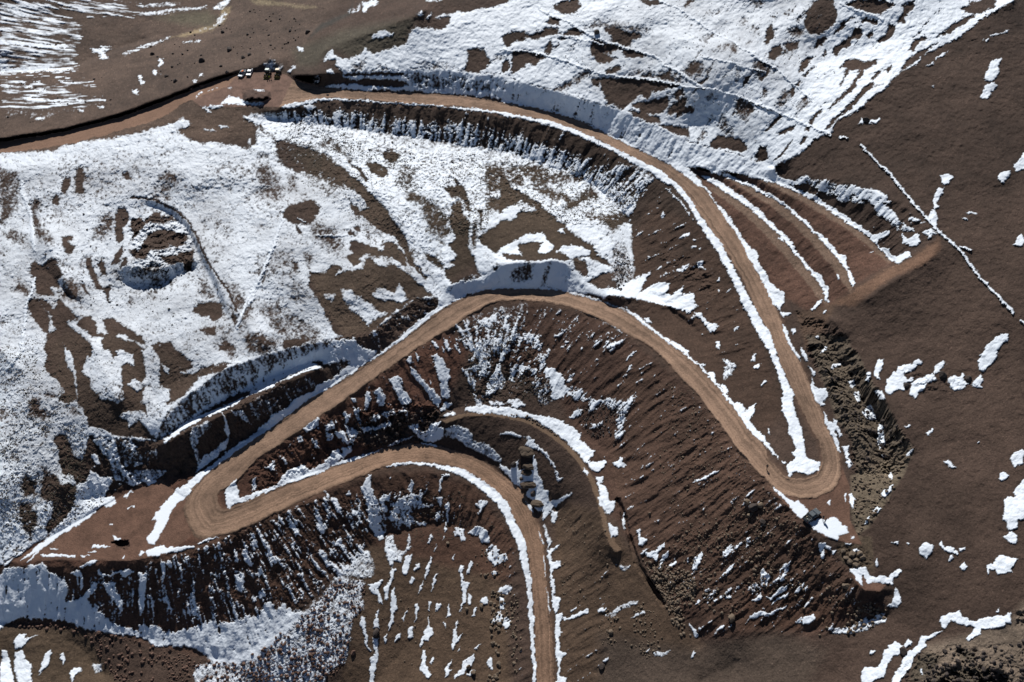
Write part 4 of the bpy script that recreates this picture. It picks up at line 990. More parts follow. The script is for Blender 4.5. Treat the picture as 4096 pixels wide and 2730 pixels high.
# ---- heights: a membrane stretched over roads and break lines ----
def solve():
    K = 2; nh, nw = (NV+K-1)//K, (NU+K-1)//K; h = STEP*K
    val = np.zeros((nh, nw)); wt = np.zeros((nh, nw))
    for ln in BL.strip().split('\n'):
        p = np.array([[float(q) for q in s.split(',')] for s in ln.split()])
        for a, b in zip(p[:-1], p[1:]):
            n = int(max(abs(b-a)[:2])/h*2)+2
            for t in np.linspace(0, 1, n):
                x, y, z = a+(b-a)*t; i = int(round((y-V0)/h)); j = int(round((x-U0)/h))
                if 0 <= i < nh and 0 <= j < nw: val[i, j] += z; wt[i, j] += 1
    rm = RM[::K, ::K] > 0; val = np.where(rm, RZ[::K, ::K], val/np.maximum(wt, 1)); fix = rm | (wt > 0)
    lv = [(val, fix)]
    while min(lv[-1][0].shape) > 24:
        v, f = lv[-1]; a, b = v.shape; a2, b2 = (a+1)//2, (b+1)//2
        vp = np.zeros((a2*2, b2*2)); fp = np.zeros((a2*2, b2*2)); vp[:a, :b] = v*f; fp[:a, :b] = f
        s = vp.reshape(a2, 2, b2, 2).sum((1, 3)); c = fp.reshape(a2, 2, b2, 2).sum((1, 3)); lv.append((s/np.maximum(c, 1), c > 0))
    z = np.full(lv[-1][0].shape, lv[-1][0][lv[-1][1]].mean())
    for v, f in reversed(lv):
        if z.shape != v.shape:
            a, b = v.shape; z = np.repeat(np.repeat(z, 2, 0), 2, 1)[:a, :b]
        z = np.where(f, v, z)
        for _ in range(160 if v.size < 1e5 else 70):
            p = np.pad(z, 1, mode='edge'); q = (p[:-2, 1:-1]+p[2:, 1:-1]+p[1:-1, :-2]+p[1:-1, 2:])/4
            z = np.where(f, v, z+1.0*(q-z))
    # bilinear to the full grid
    y = np.arange(NV)/K; x = np.arange(NU)/K; i = np.minimum(y.astype(int), nh-2); j = np.minimum(x.astype(int), nw-2)
    fy = (y-i)[:, None]; fx = (x-j)[None]
    return (z[i][:, j]*(1-fx)+z[i][:, j+1]*fx)*(1-fy)+(z[i+1][:, j]*(1-fx)+z[i+1][:, j+1]*fx)*fy
Z = solve()
for pts in ('1760,1300 1930,1310 1920,1390 1800,1400', '1520,1560 1600,1480 1750,1440 2000,1430 2200,1500 2300,1700 1500,1700'):
    sl, sd = poly_sd(T('44', pts), 30); Z[sl] -= (.5 if '1930' in pts else .9)*sstep(-12, 26, sd)
Zs = box(Z.astype(np.float32), 2)
rmf = box((RM > 0).astype(np.float32), 1)
Z = np.where(RM > 0, Z*.6+Zs*.4, Zs)
sl, d = line_d(T('43', '1000,30 1050,150 1080,290 1110,400 1160,560 1200,620 1290,760 1380,900'), 30); Z[sl] -= 1.5*sstep(15, 4, d+5*fbm(UU[sl]/22, VV[sl]/22, 4, 5))*(.35+.9*vn(UU[sl]/35, VV[sl]/35, 2))
for isl in ISLAND:                                   # spoil heap on the island in the car park
    sl, sd = poly_sd(np.array(isl, float), 14); Z[sl] += 2.3*sstep(-4, 24, sd)*(.75+.5*vn(UU[sl]/14, VV[sl]/9, 3))
X, Y, _ = locate(UU, VV, Z)
def frame(Zc):
    Xc, Yc, _ = locate(UU, VV, Zc)
    g = [np.gradient(a) for a in (Xc, Yc, Zc)]
    return Xc, Yc, g
Zl = box(Z.astype(np.float32), 5); Xl, Yl, g = frame(Zl)
E = sum(a[1]**2 for a in g); G = sum(a[0]**2 for a in g); F_ = sum(a[0]*a[1] for a in g); det = E*G-F_**2+1e-9
zu, zv = g[2][1], g[2][0]; du = -(G*zu-F_*zv)/det; dv = -(E*zv-F_*zu)/det
ln_ = np.sqrt(du**2+dv**2)+1e-9; du = (du/ln_).astype(np.float32); dv = (dv/ln_).astype(np.float32)
nx = g[1][1]*g[2][0]-g[2][1]*g[1][0]; ny = g[2][1]*g[0][0]-g[0][1]*g[2][0]; nz = g[0][1]*g[1][0]-g[1][1]*g[0][0]
slope = np.sqrt(nx**2+ny**2)/(np.abs(nz)+1e-9)
def lic(src, n=15, st=1.3):
    acc = [a.copy() for a in src]
    for sgn in (1, -1):
        pu = np.tile(np.arange(NU, dtype=np.float32), (NV, 1)); pv = np.tile(np.arange(NV, dtype=np.float32)[:, None], (1, NU))
        for k in range(n):
            i = np.clip(pv+.5, 0, NV-1).astype(np.int32); j = np.clip(pu+.5, 0, NU-1).astype(np.int32)
            pu += sgn*st*du[i, j]; pv += sgn*st*dv[i, j]
            i = np.clip(pv+.5, 0, NV-1).astype(np.int32); j = np.clip(pu+.5, 0, NU-1).astype(np.int32)
            for q in range(len(src)): acc[q] += src[q][i, j]*(1-k/n)
    return [((a-a.mean())/a.std()*.5).astype(np.float32) for a in acc]
n1 = box(rng.standard_normal((NV, NU)).astype(np.float32), 1); n2 = box(rng.standard_normal((NV, NU)).astype(np.float32), 3)
LA, LB = lic([n1/n1.std(), n2/n2.std()])
n3 = rng.standard_normal((NV, NU)).astype(np.float32); n3 = n3*.5+box(n3, 1)*2
# ---- snow cover ----
wx = (3.5*fbm(X/3.2, Y/3.2, 3, 2)+5.5*fbm(X/.9, Y/.9, 4, 5, .6)).astype(np.float32); wy = (3.5*fbm(X/3.2+40, Y/3.2+9, 3, 8)+5.5*fbm(X/.9+7, Y/.9, 4, 11, .6)).astype(np.float32)
UW = UU+wx; VW = VV+wy
S = np.full((NV, NU), -1., np.float32)
lines = SNOW.strip().split('\n')
cut = [i for i, l in enumerate(lines) if l.startswith('F ')][0]+1
paint(S, '\n'.join(lines[:cut]), UW, VW)
S[RM > 0] = -1
paint(S, '\n'.join(lines[cut:]), UW, VW)
PATHS = """
13 7 330,80 440,135 600,200 780,310 900,360 1060,400 1200,440 1290,470 1340,500 1400,560 1560,640 1720,745
13 6 1360,0 1500,70 1620,150 1800,270 2000,370 2200,500 2331,580
13 6 0,430 200,430 400,470 620,550 760,590 850,630 1060,655 1300,680 1560,735 1740,750 2000,810 2200,890 2331,940
13 4 1700,480 1800,500 1950,540 2100,570 2250,610
13 4 500,300 620,320 740,345 880,380
14 7 0,845 200,940 400,1020 560,1090 690,1140
14 5 765,1160 800,1163 830,1170
14 6 950,1230 1080,1370 1200,1470 1270,1568
24 8 1110,0 1200,80 1280,190 1370,300 1480,420 1600,560 1720,660 1830,770 1900,880 2000,990 2120,1130 2240,1255
24 7 2300,1320 2400,1400
24 5 1780,690 1840,710 1890,725
14 5 0,430 160,530 300,640 400,730 540,860
14 6 780,30 900,80 1020,120 1140,165
21 10 2331,670 2270,810 2170,1020 2060,1230 2000,1380
21 11 190,150 190,250 240,350 270,500 290,720
21 10 290,960 280,1050 230,1170 210,1300 190,1568
22 9 280,460 230,600 160,780 90,960 0,1180
22 3 400,450 470,480
22 3 550,597 700,600 860,605
31 6 190,0 170,150 60,300
"""
PTH = np.zeros((NV, NU), np.float32)
for ln in PATHS.strip().split('\n'):
    t, wd, p = ln.split(' ', 2); wd = float(wd)/2; sl, d = line_d(T(t, p), 14, UW, VW)
    k = sstep(wd+2.5, wd-1, d); S[sl] += (1-S[sl])*k*.95
    Z[sl] += .16*sstep(wd+4, wd-2, d); PTH[sl] = np.maximum(PTH[sl], k)
sl, d = line_d(T('21', '1110,285 1250,282 1330,310 1400,345 1520,402 1600,490 1650,570 1700,680 1740,790 1850,950 1950,1100 2000,1240'), 30, UW, VW)
S[sl] += (-1-S[sl])*sstep(7, 2, d)
DIM = np.zeros((NV, NU), np.float32)                    # tussock country: speckled cover
paint(DIM, """
U .5 12 349,1746 628,1765 661,1670 897,1477 1189,1382 1519,1311 1736,1193 1760,1226 1280,1460 900,1640 640,1780 560,1960 340,1990
U .85 40 1130,470 1700,590 2300,650 2560,780 2480,900 2300,900 2150,870 1980,800 1930,960 1800,930 1700,780 1560,760 1300,760 1180,650
U .55 40 960,470 1400,540 1700,800 1800,1100 1600,1100 1400,900 1100,640
U .6 40 0,1300 200,1400 330,1600 350,1750 340,1900 420,2010 0,2260
U .3 30 0,650 500,560 1000,600 1500,1000 1600,1250 1000,1450 620,1700 300,1700 0,1400
U .8 20 1360,2000 1700,1950 1900,2050 1480,2150
U .9 30 1870,1290 2100,1290 2200,1560 2000,1640 1880,1600
""")
fine = n3/n3.std()*.5
UREG = np.zeros((NV, NU), np.float32)
paint(UREG, 'U 1 50 2500,380 2800,0 3000,-300 4300,-300 3900,150 3200,620 3060,660 2700,520')
DUST = np.zeros((NV, NU), np.float32)                   # thin, grass-pricked cover on the old slopes
paint(DUST, """
U .8 60 -330,700 300,640 700,620 1000,620 1500,800 1720,1100 1200,1360 900,1450 640,1640 330,1740 340,1900 -330,2250
U .7 40 2420,80 2700,-100 3400,-100 3300,200 3000,600 2700,500 2300,330
""")
blob = fbm((.8*X-.6*Y)/.95, (.6*X+.8*Y)/.95, 3, 3, .8)*1.25
LREG = np.zeros((NV, NU), np.float32)                   # made ground: tipped fills and cut faces, scored down the slope
paint(LREG, """
U 1 20 1118,446 1425,408 1850,441 2283,530 2700,765 2850,980 3000,1220 3150,1620 3040,1740 2860,1500 2640,1300 2480,1180 2520,1000 2460,860 2300,740 2000,660 1600,580 1200,520
U .55 14 1373,285 1708,271 2047,316 2378,411 2637,500 2920,609 3085,680 3060,706 2760,670 2472,552 2189,440 1850,380 1300,350
U .5 10 2775,672 3114,726 3330,840 3515,985 3580,1050 3420,1140 3260,1260 3062,1146 2873,835
U .8 8 3114,674 3421,740 3610,820 3751,943 3756,981 3600,1040 3444,926 3210,774
U 1 20 1640,1400 1870,1260 2140,1206 2430,1290 2760,1560 2990,1850 3200,2080 3480,2380 3556,2420 3300,2540 2800,2560 2500,2140 2350,1880 2240,1640 2060,1500 1900,1640 1500,1760 1100,1950 1000,1980 1000,1880 1330,1640
U .5 12 349,1746 628,1765 661,1670 897,1477 1189,1382 1519,1311 1736,1193 1873,1105 1940,1110 1900,1170 1680,1290 1280,1565 870,1850 560,1960 340,1990
U .35 8 2000,1052 2212,1040 2290,1090 2360,1150 2140,1156 1990,1156
U 1 20 0,2262 520,2262 870,2160 1330,1962 1566,1890 1720,1890 1900,1960 2060,2160 2126,2740 2030,2740 2000,2340 1900,2160 1560,2120 1330,2320 1000,2610 700,2590 330,2512 0,2490
U .8 20 2225,2010 2420,2040 2440,2300 2420,2740 2235,2740
""")
lam = LREG*sstep(.15, .4, slope)
sm_n = fbm(X/2.6, Y/2.6, 4, 1)
M = S+.30*sm_n+(.30+.25*sstep(.8, .2, np.abs(S)))*fine+DIM*blob*.85+DUST*(.14*fine+.16*fbm(X/7, Y/7, 4, 13)+.42*fbm(X/15+3, Y/15, 3, 10)-.06)*(np.abs(S) < .97)+lam*(.62*LA+.22*LB+.42*blob)+UREG*(1-lam)*(.34*LA+.34*LB)
stripe = (vn(X/7+Y*.12, Y/1.3, 6)+.5*vn(X/2.5, Y/.6, 7)-.75)*2.2
reg = sstep(700, 350, UU)*sstep(470, 380, VV)*(S < .5)*(S > -.9)
M = np.where(reg > .3, S+stripe*1.1+.2*fine, M)
onroad = (RM == 1) & (RD > .06) & (RD < .94) & (S < .9) | ((RM == 1) & (RD > .14) & (RD < .86))
M[onroad] = -1; M[(RM == 2) & (S < .9)] = -1
thin = np.maximum(np.maximum(DIM*.6, DUST*.45), sstep(.8, .3, np.abs(S)))*(1-lam)*(S < .97)
wd_ = .14+.48*thin
SN = sstep(-wd_, wd_, M).astype(np.float32)
SN *= 1-DUST*(.12+.30*np.clip(.35+.45*fine+.9*fbm(X/11, Y/11, 4, 12), 0, 1))
SN = np.maximum(SN, PTH*.96)
SN = np.maximum(SN, 0)
# ---- soil colours (albedo) ----
COL = np.zeros((NV, NU, 3), np.float32); COL[:] = (.076, .050, .038)
def tint(rgb, f, tile, pts):
    r = poly_sd(T(tile, pts), f+10, UW, VW)
    if r is None: return
    sl, sd = r; k = sstep(-f, f, sd)[..., None].astype(np.float32); COL[sl] += (np.array(rgb, np.float32)-COL[sl])*k
tint((.105, .072, .055), 30, 'U', '-330,-330 1500,-330 1300,100 1180,280 960,280 700,370 280,510 -330,640')
tint((.115, .078, .058), 20, 'U', '-330,560 280,510 700,370 960,285 1180,290 1120,440 1000,560 700,560 0,640 -330,650')
tint((.078, .066, .048), 25, '12', '360,430 800,250 1400,150 1300,400 900,500 700,420 560,560 400,570')
tint((.078, .055, .038), 30, 'U', '1150,600 1700,600 2300,680 2500,800 2560,950 2400,1050 2250,1060 1950,1020 1760,1150 1600,900 1300,780')
tint((.100, .070, .050), 20, '22', '590,0 750,0 1050,260 1310,600 1500,960 1560,1110 1400,1130 1050,1400 800,1460 600,1180 500,920 820,780 1220,610 1020,500')
tint((.095, .065, .048), 20, '31', '400,60 570,0 1200,0 1640,280 1900,230 1560,540 1330,890 950,850 690,690 560,560')
tint((.058, .038, .028), 25, 'U', '1118,446 1850,441 2283,530 2700,770 3000,1220 3150,1600 3040,1740 2860,1540 2700,1370 2530,1250 2480,1080 2530,900 2200,680 1900,580 1400,560 1100,520')
tint((.078, .048, .034), 25, 'U', '2600,820 2800,900 3000,1230 3140,1640 3060,1740 2860,1520 2560,1260 2480,1060')
tint((.082, .047, .034), 20, 'U', '1870,1260 2140,1206 2430,1290 2760,1560 2990,1850 3200,2080 3480,2380 3560,2420 3300,2540 2800,2560 2500,2140 2350,1880 2240,1600 2060,1480 1900,1420')
tint((.092, .054, .038), 40, 'U', '2540,1400 2860,1680 3100,1990 3460,2380 3300,2500 2850,2500 2560,2200 2450,1960 2420,1600')
tint((.100, .055, .037), 25, 'U', '3000,2320 3480,2440 3540,2440 3200,2520 2960,2520')
tint((.096, .063, .042), 25, 'U', '2230,2000 2420,2060 2520,2210 2720,2480 2820,2590 2700,2800 2225,2800 2200,2320')
tint((.088, .064, .049), 40, 'U', '2400,2540 2800,2600 3100,2530 3300,2600 3100,3000 2400,3000')
tint((.104, .069, .046), 20, 'U', '1480,2120 1900,2100 2020,2300 2060,3000 1300,3000 1400,2560 1400,2280')
tint((.125, .062, .042), 25, 'U', '0,2250 300,2050 500,1960 900,1860 1300,1640 1740,1350 1800,1330 1880,1400 1760,1640 1400,1700 1500,1850 1330,1960 1000,2110 780,2200 300,2300')
tint((.098, .054, .037), 25, 'U', '0,2260 520,2256 1000,2100 1480,1905 1700,1885 1900,1950 2060,2160 2040,2330 1480,2180 1330,2320 873,2640 330,2510 0,2490')
tint((.095, .066, .044), 15, 'U', '0,2510 330,2515 480,2740 400,3000 -330,3000 -330,2510')
tint((.125, .068, .048), 12, 'U', '2775,672 2920,690 3114,726 3330,840 3515,985 3580,1050 3420,1140 3320,1225 3260,1260 3062,1146 2873,835')
for pts in ('2890,684 2991,703 3208,806 3397,924 3552,1052 3572,1040 3444,926 3210,774 2990,698',
            '2800,680 2897,712 3067,816 3208,929 3326,1066 3400,1170 3416,1132 3390,1060 3263,938 3100,800 2920,700',
            '2826,750 2991,868 3114,1000 3222,1127 3298,1226 3312,1222 3298,1162 3185,1011 3043,855 2897,742'):
    tint((.20, .135, .098), 4, 'U', pts)
tint((.16, .094, .062), 12, '24', '670,1200 900,1050 1220,850 1400,780 1500,700 1610,620 1625,720 1520,830 1260,940 1000,1110 890,1200 740,1190')
tint((.11, .070, .048), 10, '24', '400,1240 640,1200 740,1190 620,1400 720,1568 480,1568 430,1350')
tint((.115, .090, .066), 9, '34', '480,0 620,0 830,20 1000,320 1160,560 1250,760 1400,980 1330,1150 1200,1300 1000,1250 900,1120 870,880 740,720 600,340')
tint((.165, .13, .092), 9, '34', '860,1180 1000,1130 1250,1040 1350,1080 1260,1280 1160,1400 1020,1600 870,1600')
tint((.165, .13, .092), 9, '44', '870,0 1190,0 1020,260 900,330')
tint((.12, .088, .06), 9, '44', '850,330 1050,330 1060,640 950,620 800,560 740,420')
tint((.175, .135, .102), 25, '44', '1500,1250 1900,1150 2200,1050 2331,900 3200,700 3400,2200 1500,2200 1450,1400')
for pts in ('1760,1300 1930,1310 1920,1390 1800,1400', '1520,1560 1600,1480 1750,1440 2000,1430 2200,1500 2300,1700 1500,1700', '1400,1380 1500,1300 1640,1340 1560,1480 1430,1560 1340,1560'): tint((.085, .068, .05), 14, '44', pts)
tint((.26, .20, .12), 5, '11', '1430,320 1620,270 1830,200 1890,60 1960,60 1900,190 1800,260 1560,310')
tint((.24, .19, .12), 8, '12', '0,0 120,0 300,30 560,60 540,75 300,50 60,40')
tint((.10, .085, .058), 20, '11', '1300,150 1500,110 1760,90 1850,150 1800,230 1500,200')
tint((.045, .04, .033), 8, '12', '490,330 600,200 830,110 880,0 850,130 640,230')
vg = box((vn(X/30, Y/30, 9)-.5).astype(np.float32), 2)*2
mot = 1+.22*fbm(X/6, Y/6, 4, 3)+.16*fine+.12*LA*lam+.22*vg
COL *= np.clip(mot, .35, 2)[..., None]
# stones show as paler specks
sp = (rng.random((NV, NU)) > .965)*rng.random((NV, NU)); COL *= (1+1.1*sp[..., None]-.5*(rng.random((NV, NU)) > .97)[..., None]).astype(np.float32)
rim = (np.clip(box((RM == 1).astype(np.float32), 5)*2, 0, 1)*(RM == 0)*(.3+.5*np.clip(fbm(X/2, Y/2, 4, 2)+.5, 0, 1)))[..., None]; COL += (np.array((.155, .092, .062), np.float32)-COL)*rim.astype(np.float32)
wet = np.clip(box(SN, 3)-SN, 0, .5); COL *= (1-.7*wet)[..., None]*.90
# roads: packed earth with wheel lanes running along
lane = .55*(vn(RD*17, RS/900, 1)*2-1)+.45*(vn(RD*41, RS/420, 2)*2-1)+.3*(vn(RD*7+.5*vn(RS/300, RS*0, 5), RS/1500, 4)*2-1)
lane = lane+.45*fbm(X/3, Y/3, 4, 6)+.45*fbm(X/14, Y/14, 3, 7)+.22*fine
edge = np.minimum(RD, 1-RD)
tone = 1+.44*lane-.10*sstep(.16, .02, edge)
rc = np.array((.235, .155, .108), np.float32)
k = sstep(10500, 13500, RS)[..., None]*(RM == 1)[..., None]
rcol = rc*(1-k)+np.array((.150, .112, .078), np.float32)*k
kk = (sstep(5800, 7600, RS)*sstep(12500, 9800, RS))[..., None]; rcol = rcol*(1-.35*kk)+np.array((.235, .135, .083), np.float32)*.35*kk
for code, c in ((1, None), (2, (.225, .135, .092)), (3, (.15, .10, .066)), (4, (.130, .074, .052))):
    m = RM == code
    COL[m] = ((rcol[m] if c is None else np.array(c, np.float32))*(tone if code == 1 else (1+.16*lane if code < 4 else 1+.25*fbm(X/2.5, Y/2.5, 4, 6)+.15*fine))[m][:, None])
sl, sd = poly_sd(T('P', PADS[0][2]), 2); m = (sd > 0) & (RM[sl] == 4); COL[sl][m] *= np.array((1.28, 1.38, 1.5), np.float32)
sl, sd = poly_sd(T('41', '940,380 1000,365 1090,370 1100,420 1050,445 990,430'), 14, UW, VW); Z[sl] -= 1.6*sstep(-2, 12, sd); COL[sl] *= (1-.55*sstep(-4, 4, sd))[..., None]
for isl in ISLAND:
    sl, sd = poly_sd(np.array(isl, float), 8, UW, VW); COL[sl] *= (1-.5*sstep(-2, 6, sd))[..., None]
# churned earth heaped along the outer shoulders
# ---- small relief ----
ROUGH = np.zeros((NV, NU), np.float32)
paint(ROUGH, """
32 .7 10 0,500 610,300 620,370 420,520 200,690 0,800
22 .6 10 1400,1130 1600,1150 1470,1300 1100,1500 960,1460 1200,1290
31 .7 10 2331,430 2000,590 1600,790 1400,920 1500,1250 1720,1150 2331,730
34 1.5 12 480,0 620,0 830,20 1000,320 1160,560 1250,760 1400,960 1350,1100 1230,1200 950,1200 860,1100 880,900 740,700 700,560 600,330 500,150
24 1.2 12 400,1240 480,1280 620,1330 760,1380 900,1568 500,1568
32 1.6 16 880,640 1300,560 1560,600 1640,700 1500,900 1000,990 800,940
32 .8 16 0,1150 300,900 700,640 900,700 800,1000 200,1300 0,1350
21 1.2 14 1100,450 1500,430 1640,560 1660,900 1100,960
44 1.0 12 760,430 980,440 1050,560 960,620 820,580
44 .5 14 860,0 1230,0 1000,280 880,420
44 .5 25 1330,1350 1900,1230 2331,1250 2500,1300 2500,1700 1250,1700
44 1.6 14 1760,1300 1930,1310 1920,1390 1800,1400
44 2.0 16 1520,1560 1600,1480 1750,1440 2000,1430 2200,1500 2300,1700 1500,1700
44 1.4 12 2250,980 2400,960 2400,1150 2270,1100
44 1 12 1400,1380 1500,1300 1640,1340 1560,1480 1430,1560 1340,1560
31 .7 16 760,880 1000,870 1330,930 1420,900 1800,720 1950,700 1950,960 1600,1150 1200,1260 960,1200
41 .5 20 600,560 1400,560 2331,130 2331,800 1700,1000 1200,1050 700,850
42 .4 20 0,290 500,0 970,0 930,420 690,700 450,970 150,850 0,760
43 .5 20 1200,500 1400,350 2331,100 2331,900 1700,1000 1500,1100 1350,800
44 .55 20 0,0 300,50 700,430 1100,800 1150,950 600,1000 0,900
33 .35 30 1300,400 1800,500 2331,1300 2331,1568 1500,1568
23 .6 20 1330,700 1700,800 1900,1100 1750,1100 1400,960
12 .5 10 490,330 600,200 830,110 900,0 900,60 840,140 640,240
34 .5 12 1300,300 1700,320 1950,420 1850,480 1450,500
""", UW, VW)
rid = 1-np.abs(fbm(X/2.4, Y/2.4, 4, 4, .55))*1.6
rid2 = 1-np.abs(fbm(X/5.5+3, Y/5.5, 3, 9, .5))*1.6
off = (RM == 0)
det = (.22+.12*DUST)*fbm(X/9, Y/9, 4, 0)+DUST*sstep(.9, .3, LREG)*1.9*(fbm(X/26, Y/26, 2, 6))+.09*fbm(X/1.4, Y/1.4, 3, 5)+.05*fine*.5
det = det+ROUGH*(.5*rid+.45*rid2+.28*(1-np.abs(fbm(X/.95, Y/.95, 3, 7, .6))*1.6)-.6)*(.4+.8*vn(X/4, Y/4, 2))
det = det+lam*(.24*LB+.09*LA)
det = det-DIM*.10*sstep(.1, -.5, blob)*0+DIM*.30*sstep(.1, -.6, blob+.2*fine)
pit = poly_sd(T('41', '930,375 1000,360 1100,365 1110,420 1050,450 985,435'), 20)[0]
quiet = box(1-np.clip(box((RM > 0).astype(np.float32), 1)*1.2, 0, 1), 1)
ruts = .035*lane*((RM == 1)+.5*(RM == 4))
# plough berms just inside both edges of the road
bermw = sstep(.14, .03, edge)*(RM == 1)*.28
bermw = box(bermw.astype(np.float32), 1)
Zf = Z+det*quiet+ruts+bermw*(.5+1.*vn(X/2.5, Y/2.5, 3))+SN*(.10+.16*quiet)*(.7+.3*sm_n)
soft = box(SN, 2)
Zf = Zf+.06*(soft-.5)
P = np.stack(locate(UU, VV, Zf), -1).astype(np.float32)
# ---- the ground sheet, with skirts reaching to the horizon ----
PX = np.array([-9000, -6000, -4000, -2600, -1700, -1100, -750, -550, -430]); 
ux = np.concatenate([PX+100, gu, 4096-PX-100]); vy = np.concatenate([[-1750, -1500, -1250, -1000, -800, -650, -520, -420], gv, [3120, 3220, 3400, 3700, 4200, 5000, 6500, 9000]])
na, nb = 9, 8; FU, FV = np.meshgrid(ux, vy)
jj = np.clip(np.arange(len(ux))-na, 0, NU-1); ii = np.clip(np.arange(len(vy))-nb, 0, NV-1)
Zx = Zf[ii][:, jj].astype(np.float64); SX = SN[ii][:, jj]; CX = COL[ii][:, jj].reshape(-1, 3)
outx = np.maximum(np.maximum(-U0*-1+0, 0), 0)
gx, gy, _ = locate(FU, FV, Zx)
skirt = np.ones(FU.shape, bool); skirt[nb:nb+NV, na:na+NU] = False
hills = 9*fbm(gx/140, gy/140, 4, 2)+2*fbm(gx/30, gy/30, 3, 5)
far = sstep(0, 900, np.maximum(np.maximum(-330-FU, FU-4426), np.maximum(-330-FV, FV-3060)))
zsm = np.where(skirt, Zx+hills*far, Zx)
top = sstep(-330, -1500, FV); zsm = zsm*(1-top)+(20+hills)*top
zsm = np.minimum(zsm, CAMZ-25)
PXYZ = np.stack(locate(FU, FV, zsm), -1).astype(np.float32)
sk_s = sstep(-.1, .25, fbm(gx/11, gy/11, 5, 3)+.1)
SX = np.where(skirt, SX*(1-far)+sk_s*far, SX).astype(np.float32)
nr, nc = FU.shape
idx = np.arange(nr*nc).reshape(nr, nc)
quads = np.stack([idx[1:, :-1], idx[1:, 1:], idx[:-1, 1:], idx[:-1, :-1]], -1).reshape(-1, 4)
def full(a, fill=0):
    o = np.full((nr, nc), fill, a.dtype); o[nb:nb+NV, na:na+NU] = a; return o
rmx = full(RM)
cell = lambda a: a[1:, 1:]
fs = ((SX[1:, :-1]+SX[1:, 1:]+SX[:-1, 1:]+SX[:-1, :-1])/4 > .5).ravel()
fr = cell(rmx).ravel()
# smooth normals of the whole sheet so that ground, road and snow meet without seams
gP = [np.gradient(PXYZ[..., q]) for q in range(3)]
Nn = np.stack([gP[1][1]*gP[2][0]-gP[2][1]*gP[1][0], gP[2][1]*gP[0][0]-gP[0][1]*gP[2][0], gP[0][1]*gP[1][0]-gP[1][1]*gP[0][0]], -1)
Nn /= np.linalg.norm(Nn, axis=-1, keepdims=True)+1e-12
Nn[Nn[..., 2] < 0] *= -1
PV = PXYZ.reshape(-1, 3); NVN = Nn.reshape(-1, 3); SXF = SX.ravel()
def node(t, ty, **kw):
    n = t.nodes.new(ty)
    for k_, v_ in kw.items(): setattr(n, k_, v_)
    return n
def mat(name, rgb, rough=.6, metal=0., spec=.5, noise=0., scale=3.):
    m = bpy.data.materials.new(name); m.use_nodes = True; t = m.node_tree; b = t.nodes['Principled BSDF']
    b.inputs['Base Color'].default_value = (*rgb, 1); b.inputs['Roughness'].default_value = rough; b.inputs['Metallic'].default_value = metal
    b.inputs['Specular IOR Level'].default_value = spec
    if noise:
        tc = node(t, 'ShaderNodeTexCoord'); nz_ = node(t, 'ShaderNodeTexNoise'); nz_.inputs['Scale'].default_value = scale; nz_.inputs['Detail'].default_value = 6
        cr = node(t, 'ShaderNodeMixRGB'); cr.inputs[1].default_value = (*[c*(1-noise) for c in rgb], 1); cr.inputs[2].default_value = (*[min(1, c*(1+noise)) for c in rgb], 1)
        t.links.new(tc.outputs['Object'], nz_.inputs['Vector']); t.links.new(nz_.outputs['Fac'], cr.inputs[0]); t.links.new(cr.outputs[0], b.inputs['Base Color'])
        bp = node(t, 'ShaderNodeBump'); bp.inputs['Strength'].default_value = .5; bp.inputs['Distance'].default_value = .1
        t.links.new(nz_.outputs['Fac'], bp.inputs['Height']); t.links.new(bp.outputs[0], b.inputs['Normal'])
    return m
def ground_mat(name):
    m = bpy.data.materials.new(name); m.use_nodes = True; t = m.node_tree; b = t.nodes['Principled BSDF']; L = t.links.new
    a1 = node(t, 'ShaderNodeAttribute', attribute_name='soil'); a2 = node(t, 'ShaderNodeAttribute', attribute_name='snow_cover')
    tc = node(t, 'ShaderNodeTexCoord')
    nz_ = node(t, 'ShaderNodeTexNoise'); nz_.inputs['Scale'].default_value = 2.2; nz_.inputs['Detail'].default_value = 8; nz_.inputs['Roughness'].default_value = .65
    L(tc.outputs['Object'], nz_.inputs['Vector'])
    mr = node(t, 'ShaderNodeMapRange'); mr.inputs['From Min'].default_value = .25; mr.inputs['From Max'].default_value = .75; mr.inputs['To Min'].default_value = .72; mr.inputs['To Max'].default_value = 1.28
    L(nz_.outputs['Fac'], mr.inputs['Value'])
    mul = node(t, 'ShaderNodeVectorMath', operation='MULTIPLY'); L(a1.outputs['Color'], mul.inputs[0]); L(mr.outputs[0], mul.inputs[1])
    mx = node(t, 'ShaderNodeMixRGB'); L(a2.outputs['Fac'], mx.inputs[0]); L(mul.outputs[0], mx.inputs[1]); mx.inputs[2].default_value = (.785, .85, .925, 1)
    L(mx.outputs[0], b.inputs['Base Color'])
    rr = node(t, 'ShaderNodeMapRange'); L(a2.outputs['Fac'], rr.inputs['Value']); rr.inputs['To Min'].default_value = .95; rr.inputs['To Max'].default_value = .6
    L(rr.outputs[0], b.inputs['Roughness']); b.inputs['Specular IOR Level'].default_value = .25
    bp = node(t, 'ShaderNodeBump'); bp.inputs['Strength'].default_value = .9; bp.inputs['Distance'].default_value = .2
    sb = node(t, 'ShaderNodeMapRange'); L(a2.outputs['Fac'], sb.inputs['Value']); sb.inputs['To Min'].default_value = .95; sb.inputs['To Max'].default_value = .35; L(sb.outputs[0], bp.inputs['Strength'])
    L(nz_.outputs['Fac'], bp.inputs['Height']); L(bp.outputs[0], b.inputs['Normal'])
    return m
